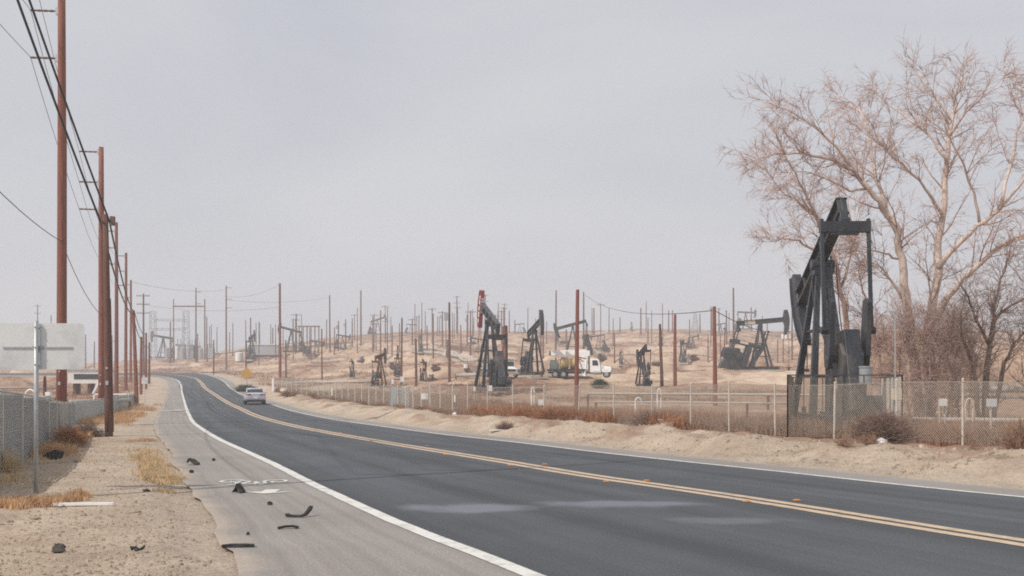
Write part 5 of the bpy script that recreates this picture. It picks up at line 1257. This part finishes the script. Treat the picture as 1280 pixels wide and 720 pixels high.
# pebbles over both verges
def pebbles():
    mb = MB(); n = 0
    while n < 12500:
        if rng.random() < .62: y = 8.5+rng.random()**1.8*24; x = -.1-rng.random()*1.0*y*.52-1.5
        else: y = 19+rng.random()**1.3*34; x = (rng.uniform(480, 1330)-640)/F*y
        c, _, d = _kd.find((x, y, 0))
        if d < .45 or d > 7.5: continue
        r = .004+.019*rng.random()**4
        if x > 0: r = .012+.04*rng.random()**4
        k = len(mb.v); z = gz(x, y)
        a = rng.random(8)*.6+.7; th = rng.random()*6
        base = [(x+r*a[i]*1.3*math.cos(th+i*1.256), y+r*a[i]*math.sin(th+i*1.256), z-.004) for i in range(5)]
        top = (x+r*.2, y, z+r*a[6])
        mid = [(x+(p[0]-x)*.7, y+(p[1]-y)*.7, z+r*.75*a[i]) for i, p in enumerate(base)]
        mb.v += base+mid+[top]
        for i in range(5):
            j = (i+1) % 5; mb.f += [(k+i, k+j, k+5+j, k+5+i), (k+5+i, k+5+j, k+10)]
        n += 1
    o = mb.build('gravel', M['stone']); kind(o, 'stuff'); tag(o, 'scattered pebbles on the dirt verges', 'gravel')
pebbles()

# ------------------------------------------------------------------ dry plants
def blades(name, pts, h0, h1, w, spread, nb, m, label, seed=1, cat='weeds'):
    r = np.random.default_rng(seed); V = []; 
    P = np.asarray(pts, float); n = len(P)
    base = np.repeat(P, nb, 0); k = len(base)
    base[:, :2] += r.normal(0, spread*.5, (k, 2))
    hh = r.uniform(h0, h1, k)*(.5+.5*r.random(k)); az = r.random(k)*6.283; lean = r.random(k)**1.2*.9
    side = np.c_[-np.sin(az+1.3), np.cos(az+1.3), np.zeros(k)]*(w*(.6+.8*r.random(k)))[:, None]
    tip = base+np.c_[np.cos(az)*lean*hh, np.sin(az)*lean*hh, hh*(1-.35*lean)]
    mid = base+np.c_[np.cos(az)*lean*hh*.35, np.sin(az)*lean*hh*.35, hh*.55]
    base[:, 2] -= .02
    V = np.stack([base-side, base+side, mid+side*.8, mid-side*.8, tip], 1).reshape(-1, 3)
    i = np.arange(k)*5
    me = bpy.data.meshes.new(name)
    fq = np.stack([i, i+1, i+2, i+3], 1); ft = np.stack([i+3, i+2, i+4], 1)
    loops = np.concatenate([fq.ravel(), ft.ravel()]); starts = np.concatenate([np.arange(k)*4, 4*k+np.arange(k)*3]); tot = np.concatenate([np.full(k, 4), np.full(k, 3)])
    me.vertices.add(len(V)); me.vertices.foreach_set('co', V.ravel()); me.loops.add(len(loops)); me.loops.foreach_set('vertex_index', loops)
    me.polygons.add(2*k); me.polygons.foreach_set('loop_start', starts); me.polygons.foreach_set('loop_total', tot); me.update(calc_edges=True)
    me.materials.append(m); o = bpy.data.objects.new(name, me); COL.objects.link(o)
    tag(o, label, cat); return o
def scatter(fn, n, seed):
    r = np.random.default_rng(seed); out = []
    while len(out) < n:
        q = fn(r)
        if q is not None: out.append(q)
    a = np.array(out); return np.c_[a, ground(a[:, 0], a[:, 1])]
fd = np.r_[0, np.cumsum(np.linalg.norm(np.diff(FQ, axis=0), axis=1))]
def along(r, lo, hi, u0=0, u1=None):
    s = r.uniform(u0, u1 or fd[-1]); x = np.interp(s, fd, FQ[:, 0]); y = np.interp(s, fd, FQ[:, 1])
    off = r.uniform(lo, hi); return s, x, y, off
def wfn(lo, hi, thr, u0=0, u1=None, seed=0):
    def f(r):
        s, x, y, o = along(r, lo, hi, u0, u1)
        e = .5; x2 = np.interp(s+e, fd, FQ[:, 0]); y2 = np.interp(s+e, fd, FQ[:, 1]); d = math.hypot(x2-x, y2-y)+1e-9
        X, Yv = x+(y2-y)/d*o, y-(x2-x)/d*o     # + is away from the road
        if fbm(np.array([X/2.6]), np.array([Yv/2.6]), 2, 55+seed)[0] < thr: return None
        return X, Yv
    return f
px_f = 640+F*FQ[:, 0]/FQ[:, 1]
def u_of(px): return float(np.interp(-px, -px_f, fd))
kind(blades('weeds', scatter(wfn(.1, 8, .30), 11000, 1), .28, .85, .011, .3, 8, M['weed'], 'brown dry weeds growing thickly behind the chain-link fence', 2), 'stuff')
kind(blades('weeds', scatter(wfn(-.7, 2.4, .30, u_of(860), u_of(600), 4), 3400, 3), .3, 1.05, .011, .3, 8, M['rustweed'], 'tall rusty orange weeds along the fence below the crane truck', 5), 'stuff')
kind(blades('weeds', scatter(wfn(-.35, .4, .36, u_of(600), fd[-1], 8), 1500, 33), .15, .6, .012, .3, 6, M['weed'], 'low brown weeds at the foot of the far fence', 15), 'stuff')
def lf(r):
    y = 24+r.random()*62; 
    x = np.interp(y, [14, 19.4, 27, 31, 45, 72, 88], [-8.3, -9.95, -12.6, -14.1, -19.6, -28, -33])+r.uniform(.1, 2.4 if y > 40 else .9)
    if fbm(np.array([x/3]), np.array([y/3]), 2, 15)[0] < (.40 if y > 46 else .52): return None
    return x, y
kind(blades('weeds', scatter(lf, 1900, 6), .1, .4, .009, .2, 7, M['orangegrass'], 'dry orange weeds along the foot of the slatted fence', 9), 'stuff')
def nf(r):
    y = 13.5+r.random()*17
    x = np.interp(y, [14, 19.4, 27, 31], [-8.3, -9.95, -12.6, -14.1])+.12+abs(r.normal(0, .5))
    return (x, y) if fbm(np.array([x/.8]), np.array([y/.8]), 2, 25)[0] > .38 else None
kind(blades('weeds', scatter(nf, 420, 26), .05, .24, .005, .14, 6, M['straw'], 'pale dead weeds in the shade of the slatted fence', 27), 'stuff')
def yf(r):
    y = 36+r.random()**.8*120; x = (r.uniform(-120, 190)-640)/F*y
    xl = np.interp(y, [14, 19.4, 27, 31, 45, 72, 88, 200], [-8.3, -9.95, -12.6, -14.1, -19.6, -28, -33, -75])
    if x > xl-.5: return None
    return x, y
kind(blades('weeds', scatter(yf, 5000, 16), .15, .5, .018, .5, 5, M['weed'], 'dry weeds covering the yard beyond the slatted fence', 19), 'stuff')
def sg(cx, cy, rx, ry):
    def f(r):
        a = r.random()*6.283; q = r.random()**.6; x, y = cx+rx*q*math.cos(a), cy+ry*q*math.sin(a)
        c, _, d = _kd.find((x, y, 0))
        return (x, y) if d > .3 else None
    return f
def sgp(p0, p1, hw):
    def f(r):
        t = r.random(); q = r.normal(0, .42); X, Yv = road_at(p0[0]+(p1[0]-p0[0])*t+hw*q, p0[1]+(p1[1]-p0[1])*t)
        if fbm(np.array([X*1.3]), np.array([Yv*1.3]), 2, 71)[0] < .33: return None
        return X, Yv
    return f
o = blades('grass_tuft', scatter(sgp((180, 563), (203, 603), 26), 1150, 5), .05, .17, .0055, .05, 5, M['straw'], 'flat straw coloured grass patch beside the bicycle lane', 7, 'grass'); kind(o, 'stuff')
for (px, py, rx, ry, n, m_, h, lab) in ((30, 632, .5, .42, 230, 'orangegrass', .25, 'orange dry grass tuft at the foot of the sign post'), (84, 625.5, .3, .2, 120, 'orangegrass', .16, 'small orange grass tuft beyond the white plank'), (206, 598, .42, .35, 420, 'straw', .18, 'dense straw tuft at the near end of the grass patch'), (185, 550, .35, 1.6, 160, 'orangegrass', .12, 'thin orange grass patch beyond the straw patch'), (213, 613, .3, .2, 70, 'straw', .1, 'sparse straw tuft just below the grass patch'), (98, 622, .16, .12, 70, 'orangegrass', .2, 'tiny orange tuft right of the sign post')):
    x, y = road_at(px, py)
    o = blades('grass_tuft', scatter(sg(x, y, rx, ry), n, int(px)), h*.45, h, .0055, .05, 5, M[m_], lab, int(py), 'grass')
    if px in (185, 213): kind(o, 'stuff')
def bush(px, py, rad, h, n, m_, label, stem=.006, xy=None, seed=1, twigs=3):
    x, y = xy or road_at(px, py); z = gz(x, y); r = random.Random(seed); mb = MB()
    for i in range(n):
        a = r.random()*6.283; el = math.acos(r.random()**.8)*.98; L = (.75+.35*r.random())
        d = Vector((math.sin(el)*math.cos(a)*rad, math.sin(el)*math.sin(a)*rad, math.cos(el)*h))*L
        c = Vector((r.uniform(-.12, .12)*rad, r.uniform(-.12, .12)*rad, 0))
        p1 = c+d*.45+Vector((r.gauss(0, .06), r.gauss(0, .06), .05))*rad; p2 = c+d
        if p2.z < .03: p2.z = .03
        mb.tube([c, p1, p2], [stem, stem*.8, stem*.4], 3, False)
        for k in range(twigs):
            s = c+d*r.uniform(.4, .95); e = s+Vector((r.gauss(0, .22)*rad, r.gauss(0, .22)*rad, abs(r.gauss(.1, .15))*h)); e.z = max(e.z, .02)
            mb.tube([s, e], [stem*.6, stem*.35], 3, False)
    o = mb.build('dry_bush', M[m_]); o.location = (x, y, z-.02); tag(o, label, 'bush'); return o
bush(1103, 569, .85, .82, 900, 'brush', 'big grey brown tumbleweed leaning on the fence below the meter box', .007, seed=3)
bush(1278, 577, .55, .95, 300, 'weed', 'rusty brown bush at the picture edge by the fence end', .007, seed=4)
bush(812, 535, 1.15, .80, 420, 'twigdark', 'dark brown tumbleweed behind the torn cardboard box', .008, seed=5)
bush(632, 541, .42, .36, 200, 'brush', 'small round grey tumbleweed on the verge below the fence', .007, seed=6)
bush(1219, 576, .25, .22, 70, 'brush', 'tiny dry shrub on the verge near the fence end', .005, seed=7)
bush(1055, 577, .28, .3, 60, 'weed', 'sparse dry sprig on the verge left of the white litter', .005, seed=8)
bush(1085, 577, .35, .32, 80, 'weed', 'dry sprig tangled in front of the grey brown tumbleweed', .005, seed=9)
bush(86, 559, .62, .62, 300, 'rustweed', 'dense rusty brown bush against the slatted fence', .008, seed=10)
bush(112, 546, .6, .5, 200, 'brush', 'reddish dry bush at the fence left of the short dark pole', .008, seed=11)
bush(60, 571, .5, .4, 120, 'orangegrass', 'thin dry bush around the black plastic bag', .006, seed=12)
bush(5, 590, .45, .5, 120, 'straw', 'pale dry bush at the picture edge by the slatted fence', .006, seed=13)
bush(690, 530, 1.0, .8, 520, 'rustweed', 'large rusty orange bush on the fence below the crane truck', .009, seed=14)
bush(655, 529, .8, .7, 420, 'rustweed', 'rusty orange bush left of the larger one on the fence', .009, seed=15)
bush(745, 531, .9, .6, 260, 'brush', 'grey brown bush around the white plastic bag', .008, seed=16)
bush(0, 0, 1.0, 1.35, 500, 'brush', 'tall dry bush beside the near end of the slatted fence', .01, xy=(-8.9, 11.0), seed=17)
x, y, z = hit(750, 485)
bush(0, 0, .85, .75, 420, 'greenbush', 'dusty green bush on the bank in front of the crane truck', .02, xy=(x, y), seed=18, twigs=6)
x, y, z = hit(307, 480); bush(0, 0, 1.3, .9, 240, 'greenbush', 'dark green bush at the roadside under the yellow sign', .03, xy=((307-640)/F*116, 116), seed=19, twigs=5)
bush(0, 0, 1.0, .6, 160, 'weed', 'red brown brush pile at the fence beyond the car', .02, xy=fpt(360, 95), seed=20)

# scrub over the hill
def hs(r):
    y = 125+r.random()**.8*270; x = (r.uniform(140, 1330)-640)/F*y
    if fbm(np.array([x/17]), np.array([y/24]), 3, 99)[0] < .42: return None
    c, _, d = _kd.find((x, y, 0))
    return (x, y) if d > 3 else None
kind(blades('scrub', scatter(hs, 11000, 44), .15, .6, .04, .9, 6, M['scrub'], 'low dry scrub scattered over the oil field hills', 45, 'scrub'), 'stuff')

def hn(r):
    y = 72+r.random()*62; x = (r.uniform(330, 1330)-640)/F*y
    if fbm(np.array([x/9]), np.array([y/13]), 3, 98)[0] < .46 or sand_mask(np.array([x]), np.array([y]))[0] > .15: return None
    c, _, d = _kd.find((x, y, 0))
    return (x, y) if d > 5 else None
kind(blades('scrub', scatter(hn, 5000, 45), .08, .34, .014, .45, 7, M['scrub'], 'thin dry scrub at the foot of the oil field slope', 46, 'scrub'), 'stuff')

kind(blades('weeds', scatter(wfn(-1.5, .2, .40, u_of(880), u_of(560), 6), 1100, 63), .12, .5, .009, .35, 8, M['weed'], 'brown weeds spilling over the verge in front of the fence', 65), 'stuff')
kind(blades('weeds', scatter(wfn(.0, 9, .20, 0, u_of(820), 9), 8000, 73), .2, .7, .010, .3, 7, M['weed'], 'reddish brown weeds filling the yard around the pale pipes', 75), 'stuff')

# ------------------------------------------------------------------ bare trees
def grow(limbs, Y0, seed, dens=1.0, l1=(1.6, 3.4), droop=.25, tw=.0085, spread=1.0, lv3=5, skip=.28):
    """limbs: [(pixel polyline, r0, r1, depth at start, depth at end)] -> trunk mesh, branch mesh, twig mesh"""
    r = random.Random(seed); T = MB(); Bm = MB(); W = MB()
    def path(start, d, L, k, wig, up):
        P = [Vector(start)]; d = Vector(d).normalized()
        for i in range(k):
            d = (d+Vector((r.gauss(0, wig), r.gauss(0, wig), r.gauss(0, wig)+up))).normalized(); P.append(P[-1]+d*L/k)
        return P
    def side(d, ang):
        u = d.orthogonal().normalized(); u.rotate(__import__('mathutils').Quaternion(d, r.random()*6.283))
        return (d*math.cos(ang)+u*math.sin(ang)).normalized()
    def twigs(P, n, L0, L1, rad, up):
        for _ in range(n):
            i = r.randrange(0, len(P)-1); t = r.random(); s = P[i].lerp(P[i+1], t); d = (P[i+1]-P[i]).normalized()
            q = path(s, side(d, r.uniform(.35, .95)), r.uniform(L0, L1), 3, .16, up)
            W.tube(q, [rad, rad*.75, rad*.55, rad*.35], 3, False)
            yield q
    for (pl, r0, r1, d0, d1) in limbs:
        pts = []; n = len(pl)
        for i, (px, py) in enumerate(pl):
            y = Y0+d0+(d1-d0)*i/(n-1); pts.append(Vector(at(px, py, y)))
        # finer, slightly crooked
        Q = []
        for i in range(n-1):
            for t in (0, .34, .67): Q.append(pts[i].lerp(pts[i+1], t)+Vector((r.gauss(0, .035), r.gauss(0, .05), r.gauss(0, .03)))*(0 if (i == 0 and t == 0) else 1))
        Q.append(pts[-1]); k = len(Q)
        rad = [r0+(r1-r0)*(i/(k-1))**.8 for i in range(k)]
        T.tube(Q, rad, 9 if r0 > .12 else 6)
        L = sum((Q[i+1]-Q[i]).length for i in range(k-1))
        for _ in range(int(L*1.75*dens)):
            i = min(k-2, int((skip+(1-skip)*r.random())*(k-1))); f = i/(k-1); d = (Q[i+1]-Q[i]).normalized()
            s = Q[i].lerp(Q[i+1], r.random()); bl = r.uniform(*l1)*(1.12-.62*f)
            rb = min(rad[i]*.5, .045)*r.uniform(.5, 1)
            P = path(s, side(d, r.uniform(.45, .95)*spread), bl, 6, .14, .05)
            Bm.tube(P, [rb*(1-.78*q/6) for q in range(7)], 4, False)
            for q in twigs(P, int(bl*2.6)+1, .5, 1.35, tw*1.25, -.02):
                for q2 in twigs(q, lv3, .25, .75, tw*.85, -droop*.3): pass
        # ends of the limb break up into sprays
        P = path(Q[-1], (Q[-1]-Q[-2]), 1.0, 5, .14, 0.0); Bm.tube(P, [r1*(1-.15*q) for q in range(6)], 4, False)
        for q in twigs(P, 7, .5, 1.2, tw*1.2, -.03):
            for q2 in twigs(q, lv3, .3, .7, tw*.85, -droop*.3): pass
    return T, Bm, W
def tree(label, limbs, Y0, seed, bark, twigm, base, **kw):
    T, Bm, W = grow(limbs, Y0, seed, **kw); root = thing('bare_tree', label, 'tree', base, 0, 'bare trees behind the fence')
    inv = Vector(base)
    for m in (T, Bm, W): m.v = [tuple(Vector(v)-inv) for v in m.v]
    T.build('trunk', M[bark], root, smooth=True); Bm.build('branch', M['twig' if twigm == 'twig' else 'twigdark'], root); W.build('crown', M[twigm], root)
    return root
YT = 46
gx, gy = (1165-640)/F*YT, YT
bz = gz(gx, gy)
def foot(px, Y): return HZ-(gz((px-640)/F*Y, Y)-.25-EYE)*F/Y
f1 = foot(1160, YT)
tree('huge bare tree with pale peeling trunks behind the pump jack fence', [
 ([(1165, f1), (1163, 470), (1161, 420), (1167, 370), (1173, 320), (1178, 270), (1182, 225), (1185, 180), (1188, 150), (1197, 120), (1203, 96)], 0.304, .03, 0, .5),
 ([(1150, f1), (1144, 470), (1138, 420), (1132, 370), (1127, 325), (1121, 290), (1106, 260), (1088, 236), (1068, 214), (1040, 199), (1005, 192), (970, 191), (945, 200)], 0.274, .02, -.3, -3.0),
 ([(1124, 296), (1108, 262), (1096, 225), (1088, 186), (1080, 150), (1071, 132), (1048, 118)], 0.122, .02, -.5, 1.5),
 ([(1066, 214), (1046, 184), (1018, 160), (990, 142), (966, 126)], 0.068, .016, -2, -3),
 ([(1088, 236), (1062, 238), (1030, 222), (1004, 214), (984, 216)], 0.061, .015, -1.5, -4),
 ([(1184, 200), (1160, 168), (1135, 150), (1112, 132), (1098, 118)], 0.076, .016, 0, 2),
 ([(1178, 268), (1158, 236), (1128, 205), (1100, 180), (1078, 165)], 0.084, .016, 0, -2),
 ([(1188, 150), (1168, 118), (1152, 100), (1143, 88)], 0.053, .014, .3, 1),
 ([(1186, 170), (1208, 140), (1232, 118), (1262, 105)], 0.061, .014, .3, -1),
 ([(1173, 335), (1196, 305), (1222, 283), (1250, 262), (1275, 232), (1300, 196), (1330, 170)], 0.144, .03, 0, -1.5),
 ([(1169, 400), (1186, 370), (1212, 340), (1240, 314), (1272, 296), (1310, 283), (1350, 262)], 0.182, .04, -.2, -2.5),
 ([(1225, 282), (1216, 240), (1206, 205), (1188, 172), (1168, 155)], 0.076, .016, -.3, -1.8),
 ([(1250, 262), (1262, 215), (1272, 165), (1284, 135), (1292, 110)], 0.091, .018, -.8, .5),
 ([(1272, 296), (1262, 330), (1285, 360), (1315, 380)], 0.053, .015, -1.8, -3),
 ([(1128, 330), (1112, 318), (1092, 312), (1072, 318), (1050, 322)], 0.068, .015, -.6, -2),
 ([(1134, 390), (1120, 360), (1102, 335), (1082, 322)], 0.091, .02, -.4, -1.5),
], YT, 5, 'barkpale', 'twig', (gx, gy, bz), dens=1.15, tw=.0105, lv3=6)
f2 = foot(1070, 49)
tree('leaning slender bare tree directly behind the large pump jack', [
 ([(1078, f2), (1068, 455), (1060, 420), (1054, 380), (1046, 340), (1036, 305), (1022, 272), (1006, 240), (988, 205), (972, 172)], .20, .02, 0, -.5),
 ([(1048, 345), (1024, 318), (996, 300), (978, 298), (962, 302)], .09, .014, 0, -1),
 ([(1050, 360), (1062, 325), (1066, 290), (1060, 250)], .08, .014, 0, .8),
 ([(1022, 272), (1004, 258), (975, 236), (950, 200)], .07, .012, -.3, 1),
 ([(1110, f2), (1096, 430), (1086, 390), (1076, 350), (1072, 320)], .10, .02, .4, 1),
], 49, 8, 'bark', 'twig', ((1070-640)/F*49, 49, gz((1070-640)/F*49, 49)), dens=1.7, l1=(1.2, 2.6), tw=.010, lv3=6)
f3 = foot(1230, 43)
tree('small dark twiggy bare tree at the end of the fence, under the pale tree', [
 ([(1232, f3), (1234, 460), (1238, 420), (1243, 385), (1250, 350), (1262, 320)], .16, .02, 0, .4),
 ([(1228, f3), (1216, 455), (1205, 425), (1200, 400), (1206, 372)], .11, .015, -.2, -.8),
 ([(1238, f3), (1256, 455), (1272, 425), (1292, 405)], .12, .015, .2, .6),
 ([(1236, 430), (1222, 405), (1214, 380), (1198, 352)], .08, .012, 0, -1),
 ([(1240, 405), (1258, 385), (1282, 372), (1305, 366)], .08, .012, .2, -.4),
 ([(1285, f3), (1288, 455), (1296, 420), (1290, 385)], .1, .015, .4, 1),
 ([(1190, f3), (1192, 470), (1184, 440), (1190, 405)], .07, .012, -.4, -.2),
], 43, 12, 'barkdark', 'twigdark', ((1230-640)/F*43, 43, gz((1230-640)/F*43, 43)), dens=3.0, l1=(.7, 1.7), lv3=5, skip=.12)
f4 = foot(1140, 44.5)
tree('thicket of thin bare stems tangled round the foot of the pale tree', [
 ([(1150+dx, f4), (1150+dx+a*.5, 450), (1150+dx+a, 405+b)], .035, .012, dy, dy+.5) for dx, a, b, dy in
 ((-42, -14, 20, 0), (-30, 10, 0, .4), (-12, -16, -15, -.5), (6, 12, 10, -.8), (20, -8, -8, -.4), (34, 14, 5, .3), (50, -12, 12, .5), (-55, -20, 34, .2), (12, 22, -2, .8), (28, -20, 16, -.9), (60, 8, 20, 0), (-20, -26, 22, -1))
], 44.5, 17, 'bark', 'twig', ((1150-640)/F*44.5, 44.5, gz((1150-640)/F*44.5, 44.5)), dens=5.5, l1=(.6, 1.6), lv3=5, skip=.1)

# ------------------------------------------------------------------ air
m = MB().box((0, 0, 0), (1140, 660, 58)); hz = m.build('haze', M['white']); hz.location = (0, 228, 26)
me = bpy.data.materials.new('haze'); me.use_nodes = True; nt = me.node_tree; nt.nodes.clear()
o_ = nt.nodes.new('ShaderNodeOutputMaterial'); v_ = nt.nodes.new('ShaderNodeVolumePrincipled')
v_.inputs['Color'].default_value = (.93, .945, .98, 1); v_.inputs['Density'].default_value = HAZE; v_.inputs['Anisotropy'].default_value = .0
nt.links.new(v_.outputs[0], o_.inputs['Volume']); hz.data.materials.clear(); hz.data.materials.append(me)
kind(hz, 'stuff'); tag(hz, 'pale dusty haze hanging over the oil field', 'haze')

# ------------------------------------------------------------------ light
sd = Vector((.80, .60, 0)).normalized(); EL = R(50)
ray = Vector((sd.x*math.cos(EL), sd.y*math.cos(EL), -math.sin(EL)))
L = bpy.data.lights.new('sun', 'SUN'); L.energy = SUN; L.angle = R(.55); L.color = (1.0, .925, .83)
so = bpy.data.objects.new('sun', L); COL.objects.link(so); so.rotation_euler = ray.to_track_quat('-Z', 'Y').to_euler()
w = bpy.data.worlds.new('World'); SC.world = w; w.use_nodes = True; nt = w.node_tree; nd = nt.nodes; lk = nt.links
bg = nd['Background']; bg.inputs['Strength'].default_value = SKY
sk = nd.new('ShaderNodeTexSky'); sk.sky_type = 'NISHITA'; sk.sun_disc = False; sk.sun_elevation = EL; sk.sun_rotation = math.atan2(-sd.x, -sd.y); sk.dust_density = 3.0; sk.air_density = 1.0
tc = nd.new('ShaderNodeTexCoord'); mp = nd.new('ShaderNodeMapping'); mp.inputs['Scale'].default_value = (1.6, 1.6, 4.2); mp.inputs['Rotation'].default_value = (0, .12, .3); lk.new(tc.outputs['Generated'], mp.inputs[0])
nz = N(nd, 'ShaderNodeTexNoise', Scale=1.25, Detail=6.0, Roughness=.5, Distortion=.35); lk.new(mp.outputs[0], nz.inputs['Vector'])
# thin high overcast: luminous grey veil with slightly denser and thinner places
cl = ramp(nd, lk, nz.outputs[0], [(.32, CL0), (.5, CL1), (.68, CL2)])
mx = mixc(nd, lk, .93, sk.outputs[0], cl); lk.new(mx, bg.inputs['Color'])

# ------------------------------------------------------------------ camera
cd = bpy.data.cameras.new('camera'); cd.sensor_width = 36; cd.lens = 36*F/1280; cd.shift_y = (HZ-360)/1280; cd.clip_end = 5000; cd.clip_start = .1
co = bpy.data.objects.new('camera', cd); COL.objects.link(co); co.location = (0, 0, EYE); co.rotation_euler = (R(90), 0, 0); SC.camera = co
vs = SC.view_settings; SC.display_settings.display_device = 'sRGB'; vs.view_transform = 'Standard'; vs.look = 'None'; vs.exposure = EXPO; vs.gamma = 1; vs.use_curve_mapping = False
SC.render.engine = 'CYCLES'; SC.cycles.max_bounces = 5; SC.cycles.diffuse_bounces = 3; SC.cycles.volume_bounces = 1; SC.cycles.transparent_max_bounces = 8; SC.cycles.use_denoising = False; SC.cycles.use_adaptive_sampling = False; SC.cycles.filter_width = 1.85
